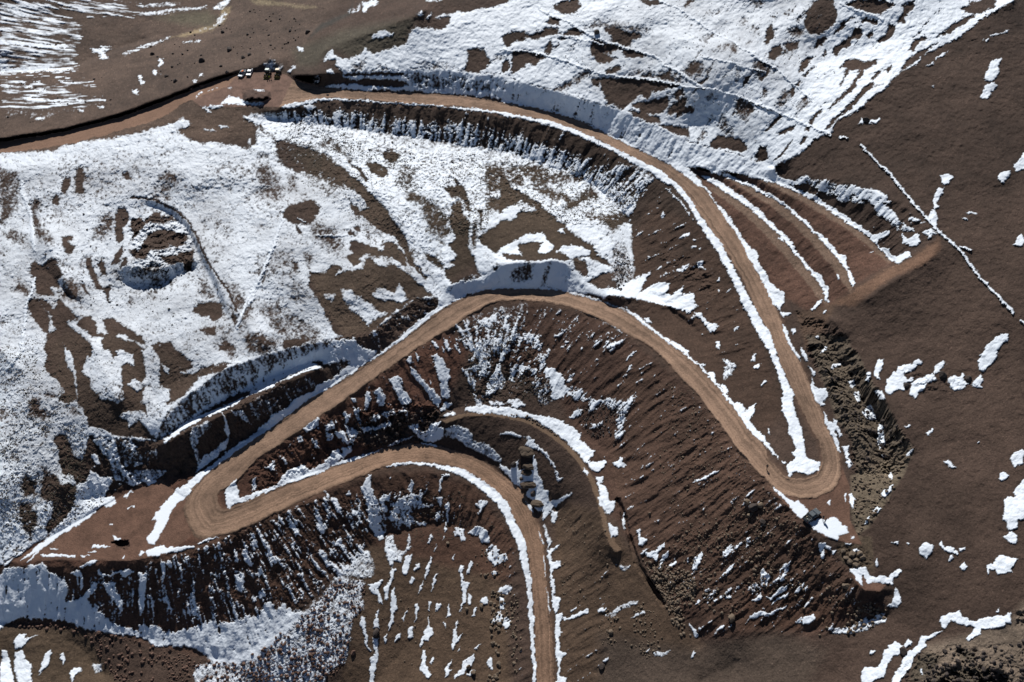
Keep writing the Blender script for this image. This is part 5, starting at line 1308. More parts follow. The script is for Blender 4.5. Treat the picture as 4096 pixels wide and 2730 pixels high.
def sheet(name, m, sel):
    q = quads[sel]; used = np.unique(q); rem = np.full(nr*nc, -1, np.int64); rem[used] = np.arange(len(used)); q = rem[q].astype(np.int32)
    me = bpy.data.meshes.new(name); me.vertices.add(len(used)); me.vertices.foreach_set('co', PV[used].ravel())
    me.loops.add(q.size); me.loops.foreach_set('vertex_index', q.ravel()); me.polygons.add(len(q))
    me.polygons.foreach_set('loop_start', np.arange(0, q.size, 4, dtype=np.int32)); me.polygons.foreach_set('loop_total', np.full(len(q), 4, np.int32))
    me.update(calc_edges=True)
    me.polygons.foreach_set('use_smooth', np.ones(len(q), bool))
    a = me.attributes.new('soil', 'FLOAT_COLOR', 'POINT'); a.data.foreach_set('color', np.concatenate([CX[used], np.ones((len(used), 1), np.float32)], 1).astype(np.float32).ravel())
    a = me.attributes.new('snow_cover', 'FLOAT', 'POINT'); a.data.foreach_set('value', SXF[used].astype(np.float32))
    me.normals_split_custom_set_from_vertices(NVN[used].astype(np.float32))
    me.materials.append(m); o = bpy.data.objects.new(name, me); C.objects.link(o); o['kind'] = 'structure'
    return o
GM = ground_mat('bare_earth_and_snow')
sheet('hillside', GM, ~fs & (fr == 0))
sheet('snow', GM, fs)
sheet('road', GM, ~fs & ((fr == 1) | (fr == 2)))
sheet('dirt_pad', GM, ~fs & (fr == 4))
sheet('track', GM, ~fs & (fr == 3))
def gpos(x, y):                          # a point of the ground under a photo point
    j = np.clip((np.asarray(x, float)-U0)/STEP, 0, NU-1.01); i = np.clip((np.asarray(y, float)-V0)/STEP, 0, NV-1.01)
    j0 = j.astype(int); i0 = i.astype(int); fx = (j-j0)[..., None]; fy = (i-i0)[..., None]
    return (P[i0, j0]*(1-fx)+P[i0, j0+1]*fx)*(1-fy)+(P[i0+1, j0]*(1-fx)+P[i0+1, j0+1]*fx)*fy
# ================================================================ things
random.seed(5)
def tag(o, label=None, cat=None, group=None, kind=None):
    if label: o['label'] = label
    if cat: o['category'] = cat
    if group: o['group'] = group
    if kind: o['kind'] = kind
    return o
def empty(name, loc, rz=0, label=None, cat=None, group=None):
    o = bpy.data.objects.new(name, None); C.objects.link(o); o.empty_display_size = .3
    o.location = loc; o.rotation_euler = (0, 0, rz); return tag(o, label, cat, group)
class MB:
    def __init__(self): self.bm = bmesh.new()
    def box(self, c, s, rot=None, bev=0.):
        m = Matrix.Translation(c) @ (rot.to_4x4() if rot is not None else Matrix.Identity(4)) @ Matrix.Diagonal((*s, 1))
        r = bmesh.ops.create_cube(self.bm, size=1, matrix=m)
        if bev:
            es = list({e for v in r['verts'] for e in v.link_edges}); bmesh.ops.bevel(self.bm, geom=es, offset=bev, segments=2, affect='EDGES')
        return self
    def prism(self, prof, y0, y1, y2=None, top=None, bev=0.):   # x-z outline drawn out across y; corners listed in top are pulled in to +-y2
        n = len(prof); vs_ = []
        for sgn in (0, 1):
            for i, (x, z) in enumerate(prof):
                y = (y0, y1)[sgn]
                if top and i in top: y = (y0+y2, y1-y2)[sgn]
                vs_.append(self.bm.verts.new((x, y, z)))
        fs_ = [self.bm.faces.new(vs_[:n]), self.bm.faces.new(vs_[n:][::-1])]
        for i in range(n):
            j = (i+1) % n; fs_.append(self.bm.faces.new((vs_[j], vs_[i], vs_[n+i], vs_[n+j])))
        bmesh.ops.recalc_face_normals(self.bm, faces=fs_)
        if bev:
            es = list({e for f in fs_ for e in f.edges}); bmesh.ops.bevel(self.bm, geom=es, offset=bev, segments=2, affect='EDGES')
        return self
    def cyl(self, c, r, d, axis='y', seg=20, r2=None):
        rot = {'y': Matrix.Rotation(R(90), 4, 'X'), 'x': Matrix.Rotation(R(90), 4, 'Y'), 'z': Matrix.Identity(4)}[axis]
        bmesh.ops.create_cone(self.bm, cap_ends=True, segments=seg, radius1=r, radius2=r if r2 is None else r2, depth=d, matrix=Matrix.Translation(c) @ rot); return self
    def rod(self, a, b, r, seg=8):
        a = Vector(a); b = Vector(b); d = b-a
        bmesh.ops.create_cone(self.bm, cap_ends=True, segments=seg, radius1=r, radius2=r, depth=d.length, matrix=Matrix.Translation((a+b)/2) @ d.to_track_quat('Z', 'Y').to_matrix().to_4x4()); return self
    def build(self, name, m, parent=None, smooth=False):
        me = bpy.data.meshes.new(name); self.bm.to_mesh(me); self.bm.free(); me.materials.append(m)
        if smooth: me.polygons.foreach_set('use_smooth', [True]*len(me.polygons))
        o = bpy.data.objects.new(name, me); C.objects.link(o)
        if parent: o.parent = parent
        return o
M_ = dict(white=mat('white_car_paint', (.78, .80, .82), .3, noise=.05), silver=mat('silver_blue_car_paint', (.42, .48, .55), .3, noise=.06), grey=mat('grey_car_paint', (.10, .115, .125), .32, noise=.15),
 black=mat('black_plastic', (.012, .012, .013), .5, noise=.3), tyre=mat('tyre_rubber', (.018, .018, .018), .85, noise=.3), rim=mat('alloy_rim', (.35, .36, .37), .35, .8, noise=.1),
 glass=mat('dark_window_glass', (.02, .03, .045), .08, noise=.1), lamp=mat('lamp_glass', (.75, .75, .72), .15, noise=.05), red=mat('tail_lamp_red', (.35, .02, .02), .25, noise=.1),
 orange=mat('orange_cloth', (.75, .20, .06), .8, noise=.15), greyc=mat('grey_green_tarpaulin', (.28, .31, .28), .8, noise=.2), cream=mat('cream_machine_paint', (.66, .55, .38), .5, noise=.12), pale=mat('pale_green_machine_paint', (.52, .60, .55), .5, noise=.12),
 yellow=mat('dusty_yellow_machine_paint', (.20, .145, .03), .6, noise=.3), dark=mat('dark_machine_steel', (.035, .034, .036), .6, noise=.4), tan=mat('tan_canvas', (.33, .27, .2), .85, noise=.2),
 skin=mat('skin', (.30, .17, .11), .6, noise=.08), navy=mat('dark_jacket_cloth', (.012, .013, .02), .85, noise=.3), brown=mat('dark_trouser_cloth', (.022, .016, .014), .85, noise=.3), hivis=mat('yellow_green_vest_cloth', (.42, .55, .03), .8, noise=.1),
 maroon=mat('maroon_jacket_cloth', (.16, .03, .035), .85, noise=.2), hair=mat('black_hair', (.01, .008, .007), .6, noise=.3), cap=mat('pale_hat_cloth', (.6, .55, .45), .8, noise=.1), wood=mat('weathered_wood', (.13, .09, .06), .8, noise=.3), sign=mat('dark_sign_board', (.05, .045, .045), .7, noise=.3))
def wheel(root, x, y, r, wd):
    t = MB().cyl((x, y, r), r, wd, 'y', 24).build('wheel', M_['tyre'], root)
    MB().cyl((x, y+(wd/2+.008)*(1 if y > 0 else -1), r), r*.58, .03, 'y', 16).build('rim', M_['rim'], t)
def pickup(loc, rz, paint, label, double=True, rack=False, group=None):
    t = empty('pickup_truck', loc, rz, label, 'pickup truck', group); p = M_[paint]
    MB().prism([(2.6, .45), (2.62, .8), (2.5, 1.0), (1.25, 1.08), (-2.55, 1.05), (-2.6, .5), (-2.0, .4), (2.0, .38)], -.92, .92, bev=.05).build('body', p, t)
    MB().prism([(1.3, 1.09), (.55, 1.72), (-.75, 1.76), (-1.05, 1.09)], -.86, .86, .16, (1, 2), bev=.03).build('cabin', p, t)
    MB().prism([(1.24, 1.16), (.62, 1.68), (.66, 1.70), (1.30, 1.16)], -.74, .74, .1, (1, 2)).build('windshield', M_['glass'], t)
    MB().prism([(-1.0, 1.2), (-.80, 1.66), (-.84, 1.66), (-1.05, 1.2)], -.7, .7, .1, (1, 2)).build('rear_window', M_['glass'], t)
    for s in (-1, 1):
        MB().prism([(1.0, 1.16), (.5, 1.62), (-.68, 1.64), (-.88, 1.16)], s*.845-.018, s*.845+.018, -.13*s if s > 0 else .0, None).build('side_window', M_['glass'], t).rotation_euler = (0, 0, 0)
        MB().box((2.6, s*.68, .82), (.08, .34, .16), bev=.02).build('headlight', M_['lamp'], t)
        MB().box((-2.6, s*.82, .85), (.06, .14, .3), bev=.01).build('tail_light', M_['red'], t)
        MB().box((.95, s*1.02, 1.18), (.12, .2, .16), bev=.03).build('wing_mirror', M_['black'], t)
        for x in (1.62, -1.6): wheel(t, x, s*.84, .39, .26)
    MB().box((2.63, 0, .56), (.16, 1.78, .2), bev=.04).build('front_bumper', M_['black'], t)
    MB().box((2.625, 0, .80), (.04, .9, .2)).build('grille', M_['black'], t)
    MB().box((-1.83, 0, 1.062), (1.4, 1.5, .03)).build('cargo_bed', M_['black'], t)
    b = MB()
    for s in (-1, 1): b.box((-1.83, s*.85, 1.2), (1.46, .09, .28))
    b.box((-1.1, 0, 1.2), (.09, 1.6, .28)); b.box((-2.54, 0, 1.2), (.09, 1.6, .28)); b.build('bed_side', p, t)
    if rack:
        q = MB()
        for s in (-1, 1): q.rod((.5, s*.6, 1.84), (-1.0, s*.6, 1.84), .03)
        for x in (.4, -.1, -.6): q.rod((x, -.62, 1.83), (x, .62, 1.83), .025)
        q.build('roof_rack', M_['black'], t)
    return t
def on(x, y): return Vector([float(q) for q in gpos(x, y)])
p = on(3244, 2070)
jeep = pickup(p, R(36), 'grey', 'dark grey pickup truck with black roll bars parked by the snow on the hairpin shoulder')
q = MB()
for x in (-1.05, -1.75, -2.4):
    for s in (-1, 1): q.rod((x, s*.82, 1.3), (x, s*.74, 1.78 if x > -2 else 1.55), .04)
    q.rod((x, -.74, 1.78 if x > -2 else 1.55), (x, .74, 1.78 if x > -2 else 1.55), .04)
for s in (-1, 1): q.rod((-1.05, s*.74, 1.78), (-2.4, s*.74, 1.55), .04)
q.build('roll_bar', M_['black'], jeep)
Rj = Matrix.Rotation(R(36), 4, 'Z')
def sack(at, sc_, label, cat, m):
    o = MB().box((0, 0, .5), (1, 1, 1), bev=.22).build(cat.replace(' ', '_'), m, None, True); o.location = at; o.scale = sc_; o.rotation_euler = (0, 0, R(36)); return tag(o, label, cat)
sack(p+Rj @ Vector((-1.6, .25, 1.085)), (.5, .4, .32), 'tan canvas bag lying in the bed of the dark grey pickup', 'bag', M_['tan'])
sack(p+Rj @ Vector((-2.1, -.3, 1.085)), (.35, .5, .3), 'grey green bundle lying in the bed of the dark grey pickup', 'bundle', M_['greyc'])
p1 = on(970, 303); pickup(p1, R(-100), 'silver', 'silver blue pickup with an orange load on its roof, in the car park', rack=True)
o = sack(p1+Matrix.Rotation(R(-100), 4, 'Z') @ Vector((-.2, .36, 1.87)), (1.5, .6, .28), 'orange bundle strapped to the roof rack of the silver blue pickup', 'bundle', M_['orange']); o.rotation_euler.z = R(-100)
o = sack(p1+Matrix.Rotation(R(-100), 4, 'Z') @ Vector((-.2, -.32, 1.87)), (1.5, .6, .2), 'grey green tarpaulin folded on the roof rack of the silver blue pickup', 'tarpaulin', M_['greyc']); o.rotation_euler.z = R(-100)
pickup(on(999.5, 298), R(-91), 'white', 'white pickup with a bare roof parked beside the silver blue pickup')
def loader(loc, rz, roof, label):
    t = empty('wheel_loader', loc, rz, label, 'wheel loader', 'wheel loaders in the car park')
    MB().prism([(-.3, .7), (-.3, 1.7), (-2.3, 1.55), (-2.55, 1.3), (-2.5, .7)], -.72, .72, bev=.06).build('engine_body', M_['dark'], t)
    MB().prism([(-.35, .65), (-.35, 1.2), (1.6, 1.15), (1.9, .8), (1.6, .6)], -.5, .5, bev=.05).build('front_frame', M_['yellow'], t)
    q = MB()
    for x in (-.95, .35):
        for s in (-1, 1): q.rod((x, s*.62, 1.2), (x*.9-.05, s*.6, 2.62), .05)
    q.box((-.3, 0, 1.25), (1.4, 1.35, .2)); q.build('cab_frame', M_['dark'], t)
    MB().box((-.32, 0, 1.98), (1.15, 1.16, 1.2), bev=.03).build('cab_window', M_['glass'], t)
    MB().box((-.32, 0, 2.7), (1.65, 1.6, .15), bev=.05).build('cab_roof', M_[roof], t)
    for s in (-1, 1):
        MB().prism([(.4, 1.35), (.6, 1.6), (2.5, .75), (2.75, .4), (2.55, .35), (2.3, .6)], s*.42-.07, s*.42+.07).build('lift_arm', M_['yellow'], t)
        for x in (1.15, -1.65): wheel(t, x, s*.86, .66, .46)
        MB().box((1.75, s*.55, 1.28), (.1, .16, .14)).build('headlight', M_['lamp'], t)
    MB().prism([(2.6, .12), (3.5, .08), (3.5, .12), (2.75, .2), (2.62, .6), (2.95, 1.0), (2.88, 1.05), (2.5, .65)], -1.15, 1.15).build('bucket', M_['yellow'], t)
    MB().rod((-1.6, .3, 1.6), (-1.6, .3, 2.3), .06).build('exhaust_pipe', M_['dark'], t)
    return t
loader(on(1072, 303), R(-93), 'pale', 'wheel loader with a pale green cab roof, people standing in front of it')
loader(on(1113, 303), R(-90), 'cream', 'wheel loader with a cream cab roof, right of the other loader')
# ---- people: one skinned figure each
def person(loc, rz, label, jacket, trousers, stride=.0, arms=.15, pack=None, hat=None, bend=0., h=1.78, group=None):
    t = empty('person', loc, rz, label, 'person', group); k = h/1.78
    V = []; E_ = []; Rr = []
    def a(x, y, z, r, par=None):
        V.append((x*k, y*k, z*k)); Rr.append(r*k)
        if par is not None: E_.append((par, len(V)-1))
        return len(V)-1
    pel = a(0, 0, .95, .145); sp_ = a(.02, 0, 1.15, .135, pel); ch = a(.02+bend*.1, 0, 1.36, .155, sp_); nk = a(.02+bend*.16, 0, 1.52, .055, ch); hd = a(.05+bend*.2, 0, 1.62, .085, nk); a(.05+bend*.22, 0, 1.71, .088, hd)
    for s in (-1, 1):
        sh = a(bend*.12, s*.19, 1.43, .075, ch); el_ = a(-arms*s*.5, s*.27, 1.14, .05, sh); wr = a(.12+arms*s*-.3, s*.27, .92, .034, el_); pm = a(.14-arms*s*.3, s*.27, .84, .032, wr)
        for f in range(5): a(.14-arms*s*.3+(.02 if f else .05), s*.27+(f-2)*.017, (.76-.008*abs(f-2)) if f else .81, .009, pm)
        st = stride*s; hp = a(0, s*.09, .90, .10, pel); kn = a(st*.5+.03, s*.1, .50, .066, hp); an = a(st, s*.1, .10, .045, kn); a(st+.16, s*.105, .045, .038, an)
    me = bpy.data.meshes.new('person_body'); me.from_pydata(V, E_, []); o = bpy.data.objects.new('body', me); C.objects.link(o)
    md = o.modifiers.new('s', 'SKIN'); o.modifiers.new('u', 'SUBSURF').levels = 1
    for i, sv in enumerate(me.skin_vertices[0].data): sv.radius = (Rr[i], Rr[i]); sv.use_root = (i == 0)
    me2 = bpy.data.meshes.new_from_object(o.evaluated_get(bpy.context.evaluated_depsgraph_get())); o.modifiers.clear(); o.data = me2
    me2.materials.clear()
    for m in (M_['skin'], M_[jacket], M_[trousers], M_['black']): me2.materials.append(m)
    for f in me2.polygons:
        z = f.center.z/k; f.use_smooth = True; hand = abs(f.center.y/k) > .2 and z < .9
        f.material_index = 0 if z > 1.55 or hand else 1 if z > .93 or abs(f.center.y/k) > .21 else 2 if z > .11 else 3
    o.parent = t
    q = bmesh.new(); bmesh.ops.create_icosphere(q, subdivisions=2, radius=.098*k, matrix=Matrix.Translation(((.04+bend*.22)*k, 0, 1.715*k)))
    bmesh.ops.delete(q, geom=[v for v in q.verts if v.co.z < 1.69*k and v.co.x > 0], context='VERTS'); b = MB(); b.bm.free(); b.bm = q
    if hat: b.cyl(((.06+bend*.22)*k, 0, 1.72*k), .15*k, .015, 'z', 16)
    b.build('hat' if hat else 'hair', M_[hat or 'hair'], t, True)
    if pack: MB().box((-.2*k, 0, 1.28*k), (.2, .34, .5), bev=.06).build('backpack', M_[pack], t, True)
    return t
person(on(3066, 1877), R(60), 'person in dark clothes with a backpack walking alone across the hairpin bend', 'navy', 'brown', .28, .2, 'black', h=1.9)
person(on(3290, 2081), R(-60), 'person in black beside the dark grey pickup, the farther up of the two there', 'navy', 'brown', .1, .1, 'black', h=1.85)
person(on(3299, 2091), R(120), 'person in black standing in the snow, downhill of the companion at the pickup', 'navy', 'navy', .05, .25, None, h=1.8)
person(on(1079, 318), R(-80), 'person in a yellow green safety vest in front of the pale roofed loader', 'hivis', 'navy', .1, .1)
person(on(1070.5, 320), R(-60), 'person in dark clothes left of the one in the yellow green vest', 'navy', 'brown', .1, .15)
person(on(1086, 317), R(-120), 'person in a maroon jacket right of the one in the yellow green vest', 'maroon', 'navy', .12, .15)
person(on(1083, 306), R(-100), 'person in a pale hat standing beside the pale roofed loader', 'navy', 'brown', .05, .1, None, 'cap')
# ---- posts and boards along the road
def board(x, y, label):
    b = on(x, y); t = empty('road_sign', b, R(-90), label, 'sign')
    MB().rod((0, 0, -.3), (0, 0, 1.8), .06).build('post', M_['wood'], t); MB().box((.06, 0, 1.65), (.05, 1.0, .75), bev=.01).build('board', M_['sign'], t)
board(1313, 396, 'small dark sign board on a post at the snowy road edge past the car park')
for x, y, l in ((1462, 398, 'thin wooden marker post at the road edge beyond the dark sign board'), (2394, 573, 'thin wooden marker post on the snow bank of the upper bend'), (1488, 745, 'dark stump like post standing in the snow below the upper road')):
    b = on(x, y); tt = MB().rod((0, 0, -.3), (0, 0, 1.9), .09).box((0, 0, 1.78), (.26, .1, .22)).build('marker_post', M_['wood']); tt.location = b; tag(tt, l, 'post')
# ---- stones
def rock_mesh(name, seed, sub, m, flat=.75, jag=.32):
    q = bmesh.new(); bmesh.ops.create_icosphere(q, subdivisions=sub, radius=1); rd = random.Random(seed)
    cuts = [(Vector((rd.uniform(-1, 1), rd.uniform(-1, 1), rd.uniform(-.6, 1))).normalized(), rd.uniform(.55, .85)) for _ in range(9)]
    ax = (rd.uniform(.8, 1.25), rd.uniform(.75, 1.1), flat*rd.uniform(.8, 1.2))
    for v in q.verts:
        for n, d in cuts:
            e = v.co.dot(n)-d
            if e > 0: v.co -= n*e*.9
        v.co *= 1+jag*.25*rd.uniform(-1, 1)
        v.co = Vector((v.co.x*ax[0], v.co.y*ax[1], v.co.z*ax[2]))
    me = bpy.data.meshes.new(name); q.to_mesh(me); q.free(); me.materials.append(m); return me
RK = {'red': mat('red_brown_rock', (.125, .072, .052), .9, noise=.5, scale=2.5), 'tan': mat('tan_rock', (.15, .112, .078), .9, noise=.4, scale=2.5), 'dark': mat('dark_rock', (.055, .042, .036), .9, noise=.4, scale=2.5),
      'olive': mat('olive_earth', (.085, .062, .043), .95, noise=.3, scale=1.5)}
RM_ = {c: [rock_mesh('rock', 11*i+len(c), 2, RK[c]) for i in range(7)] for c in RK}
def mound_mesh(name, seed, m):
    q = bmesh.new(); bmesh.ops.create_icosphere(q, subdivisions=4, radius=1); rd_ = random.Random(seed); of = Vector((rd_.uniform(0, 50), rd_.uniform(0, 50), 3))
    from mathutils import noise
    for v in q.verts: v.co *= 1+.30*noise.fractal(v.co*1.1+of, .9, 2.1, 5)+.05*noise.noise(v.co*9+of)
    me = bpy.data.meshes.new(name); q.to_mesh(me); q.free(); me.materials.append(m); return me
def boulder(x, y, d, col, label, group=None, flat=1., name='boulder', cat='boulder', sink=.25, ax=(1, 1)):
    b = on(x, y); o = bpy.data.objects.new(name, rock_mesh(name, int(x*7+y), 3, RK[col], jag=.14) if name == 'boulder' else mound_mesh(name, int(x+y), RK[col])); C.objects.link(o); r = d/2
    o.scale = (r*ax[0], r*ax[1], r*flat); o.rotation_euler = (random.uniform(-.15, .15), random.uniform(-.15, .15), random.uniform(0, 6.3) if ax == (1, 1) else 0); o.location = b+Vector((0, 0, r*flat*(.75-sink*1.6))); return tag(o, label, cat, group)
for a in [(2388, 133, 2.9, 'dark', 'large dark boulder standing alone in the upper snowfield beside the footpath'),
 (3464, 484, 2.3, 'dark', 'lone boulder between two small snow patches on the bare brown hill'),
 (2054, 1862, 2.3, 'dark', 'dark boulder in the snow left of the big earth mounds'),
 (2085, 1917, 1.5, 'dark', 'small round boulder with a long shadow in the snow between road and mounds'),
 (2131, 1978, 2.4, 'dark', 'dark earthy boulder between the flat mound and the lowest mound'),
 (1925, 2428, 1.9, 'tan', 'tall boulder with a snow cap just left of the lowest road'), (1866, 2438, 1.5, 'tan', 'boulder at the foot of a snow streak, left of the snow capped one'),
 (1873, 2671, 1.5, 'tan', 'boulder in the long snow streak near the lower edge, beside another'), (1892, 2692, 1.7, 'tan', 'boulder with snow around it, nearest the lower edge by the lowest road'),
 (1413, 2612, 1.6, 'red', 'single tall red brown boulder at the right border of the stony snowfield'), (1790, 2174, 1.1, 'tan', 'small boulder ringed with snow high on the brown slope'),
 (1503, 2535, 2.3, 'dark', 'large dark boulder at the head of the long white streak'),
 (2925, 2478, 2.3, 'tan', 'big tan boulder at the foot of the broad red fill'), (2444, 2530, 1.5, 'tan', 'pale boulder with a little snow on the slope right of the lowest road'),
 (2406, 2668, 2.1, 'dark', 'dark boulder above a scrap of snow near the lower edge'), (2599, 2056, 1.0, 'tan', 'pale angular stone alone on the smooth red slope'),
 (3015, 2032, 3.0, 'dark', 'largest boulder of the outcrop below the hairpin shoulder'), (2988, 2012, 2.0, 'tan', 'tan boulder at the upper left of the outcrop below the hairpin'),
 (3042, 2024, 2.0, 'tan', 'tan boulder at the right of the outcrop below the hairpin'), (3000, 2064, 1.7, 'tan', 'tan boulder at the lower end of the outcrop below the hairpin'), (3050, 2090, 1.6, 'dark', 'dark boulder below and right of the outcrop under the hairpin'),
 (3383, 2347, 2.0, 'tan', 'tan boulder alone on the fill below the rock pile'), (3614, 2606, 2.0, 'dark', 'dark boulder between two snow bands at the lower right'),
 (2783, 1653, 1.0, 'tan', 'pale stone near the top of the big red fill below the road'), (2750, 1965, 1.1, 'tan', 'pale flat stone midway down the big red fill'),
 (3770, 1505, 2.6, 'dark', 'dark rock breaking through the ragged snow patches on the right hill'), (3628, 1545, 1.8, 'dark', 'dark rock at the lower edge of the big snow patch on the right hill'), (3871, 1517, 1.9, 'dark', 'dark rock at the right end of the ragged snow patches'),
 (1231, 132, 2.6, 'dark', 'dark boulder at the end of the little dark cliff above the car park'),
 (807, 246, 2.8, 'dark', 'large dark boulder with snow in front on the plain behind the car park'), (918, 203, 2.9, 'dark', 'broad dark boulder highest of the big ones behind the car park'), (892, 132, 2.2, 'dark', 'dark boulder on the far plain close to the yellow stream'), (665, 307, 2.0, 'dark', 'dark boulder beside snow scraps above the road bank')]:
    boulder(*a)
for x, y, d, l in [(3407, 2222, 2.0, 'tan rock at the upper left of the pile at the end of the cut'), (3436, 2218, 2.1, 'tan rock on top of the pile at the end of the cut'), (3420, 2246, 1.9, 'tan rock in the middle of the pile at the end of the cut'),
                   (3398, 2250, 1.8, 'tan rock at the lower left of the pile at the end of the cut'), (3449, 2232, 1.8, 'tan rock at the right of the pile at the end of the cut'), (3385, 2236, 1.7, 'outermost left tan rock of the pile at the end of the cut'), (3425, 2264, 1.6, 'lowest tan rock of the pile, above the snow'), (3372, 2208, 1.4, 'dark rimmed tan rock apart from the pile on its road side')]:
    boulder(x, y, d, 'tan', l, 'rocks piled at the end of the cut')
for x, y, d, f, ax, l in [(2107, 1812, 4.6, .5, (1.1, .9), 'highest and largest rounded earth mound above the lower road'), (2118, 1868, 3.6, .4, (1.2, .7), 'tongue shaped earth mound just below the largest one'),
                          (2108, 1892, 3.2, .45, (1.2, .8), 'dark sided earth mound right below the tongue shaped one'), (2118, 1944, 4.4, .42, (1.3, .6), 'long flat earth mound lying across the snow'), (2150, 2018, 3.6, .42, (1.15, .7), 'lowest domed earth mound at the road edge')]:
    boulder(x, y, d, 'olive', l, 'earth mounds by the lower road', f, 'earth_mound', 'earth mound', ax=ax)
ZONES = [  # tile, outline, count, smallest, largest, colour, label, group
('42', '820,680 980,720 960,960 860,1150 800,1400 640,1600 0,1600 0,1340 200,1190 450,1000 600,850 700,700', 1500, .3, 1.35, 'red', 'red brown stone among many in the snow at the foot of the lowest fill', 'stones in the snow below the lowest fill'),
('41', '0,1060 300,1040 700,1110 1000,1170 1300,1260 1850,1400 2150,1390 2331,1240 2331,1600 1000,1600 780,1250 700,1150 200,1100', 1100, .3, 1.3, 'red', 'red brown stone in the stony ground at the lower left', 'stones at the lower left'),
('43', '1200,520 1300,560 1600,620 1700,780 1650,920 1500,900 1560,1000 1620,1180 1540,1200 1450,1050 1350,800', 620, .4, 1.3, 'tan', 'tan stone in the rubble gully between the two fills', 'rubble in the gully'),
('43', '1300,300 2331,60 2331,900 1900,1020 1500,850 1700,700', 700, .25, 1.1, 'tan', 'tan stone scattered on the snow streaked red fill', 'stones on the red fill'),
('44', '0,0 300,60 560,420 800,700 1050,900 1150,1150 600,1180 0,900', 420, .25, 1.0, 'tan', 'tan stone on the fill below the parked grey pickup', 'stones below the grey pickup'),
('43', '830,980 1230,860 1330,1000 1400,1200 1300,1400 1100,1250 850,1250', 330, .25, 1.0, 'tan', 'tan stone on the brown slope right of the lowest road', 'stones right of the lowest road'),
('42', '2040,800 2150,800 2190,1000 2100,1150 2130,1400 2120,1600 2010,1600 2050,1300 2030,1000', 120, .6, 1.5, 'tan', 'boulder in the row along the left of the lowest road', 'boulders along the lowest road'),
('42', '2200,700 2280,900 2300,1200 2290,1500 2240,1500 2200,1100', 80, .4, 1.2, 'tan', 'stone on the bank left of the lowest road', 'stones on the road bank'),
('42', '1920,440 2180,460 2170,620 2000,700 1900,600', 30, .5, 1.4, 'tan', 'boulder in the snow patches inside the lowest bend', 'boulders inside the lowest bend'),
('33', '1300,400 1800,450 2331,1300 2331,1568 1500,1568 1300,1000', 700, .2, .75, 'tan', 'small stone on the big red fill', 'stones on the big fill'),
('33', '60,670 250,690 450,820 640,1000 600,960 430,830 200,710', 110, .3, .9, 'tan', 'stone lying along the narrow track', 'stones along the track'),
('33', '640,600 1050,600 1040,900 1000,960 750,850', 420, .25, .9, 'dark', 'dark stone in the rubble above the narrow track', 'rubble above the track'),
('33', '360,320 440,560 340,600 280,500', 200, .25, .8, 'dark', 'dark stone in the snowy gully below the middle road', 'stones in the snowy gully'),
('23', '960,700 1130,800 1130,1050 980,1070', 220, .3, .9, 'dark', 'dark stone in the gully above the middle road', 'stones above the middle road'),
('11', '1100,450 1700,250 2331,100 2331,560 1900,640 1500,720', 70, .7, 2.2, 'dark', 'dark stone on the plain behind the car park', 'stones behind the car park'),
('12', '0,50 500,200 420,400 0,480', 45, .6, 1.8, 'dark', 'dark stone on the slope beyond the loaders', 'stones beyond the loaders'),
('11', '0,700 900,650 1000,900 300,1050 0,1050', 40, .4, 1.3, 'dark', 'dark stone on the striped plain at the left', 'stones on the left plain'),
('34', '860,1080 1100,1000 1350,1000 1250,1300 1100,1420 880,1500', 200, .4, 1.3, 'tan', 'pale stone in the yellowish outcrop beside the hairpin', 'stones of the yellowish outcrop'),
('34', '560,250 700,300 1000,560 1250,760 1350,950 1000,1100 900,860 740,650', 260, .4, 1.6, 'dark', 'dark stone in the rocky trench right of the hairpin', 'stones in the rocky trench'),
('44', '880,0 1150,0 1000,280 900,330', 90, .4, 1.1, 'tan', 'pale stone on the outcrop below the yellowish one', 'stones on the lower outcrop'),
('44', '1000,900 1160,950 1150,1060 950,1150 680,1150', 130, .4, 1.1, 'tan', 'tan stone along the toe of the right fill', 'stones at the toe of the right fill'),
('44', '1300,1350 1900,1230 2400,1200 2400,1600 1300,1600', 160, .5, 1.5, 'dark', 'dark stone on the pale broken ground at the lower right', 'stones at the lower right'),
('32', '880,640 1560,600 1640,700 1450,880 1000,980 800,900', 250, .4, 1.5, 'dark', 'dark stone in the shaded gorge between the two lower roads', 'stones in the gorge'),
('43', '500,100 900,250 950,900 520,900 470,500', 260, .2, .7, 'tan', 'small stone on the ribbed slope below the track end', 'stones below the track end'),
('42', '900,300 1900,150 2000,1500 1000,1500', 120, .2, .7, 'tan', 'small stone on the brown slope inside the lowest bend', 'stones inside the bend'),
('21', '200,150 1300,500 1900,1000 1700,1500 600,1200 200,700', 130, .3, .9, 'dark', 'dark stone poking out of the left snowfield', 'stones in the left snowfield'),
('12', '300,1000 1100,1150 2000,1300 1500,1500 600,1200', 120, .3, .9, 'dark', 'dark stone in the snow below the upper road', 'stones below the upper road'),
]
from mathutils import Quaternion
def sample(tile, pts, n, rd):
    P2 = T(tile, pts); lo, hi = P2.min(0), P2.max(0); out = []
    while len(out) < n:
        c = rd.uniform(lo, hi, (n*2, 2)); ins = np.zeros(len(c), bool)
        for a in range(len(P2)):
            px, py = P2[a]; qx, qy = P2[(a+1) % len(P2)]
            if py != qy: ins ^= ((py > c[:, 1]) != (qy > c[:, 1])) & (c[:, 0] < (qx-px)*(c[:, 1]-py)/(qy-py)+px)
        out += list(c[ins])
    return np.array(out[:n])
rd = np.random.default_rng(21); allr = []
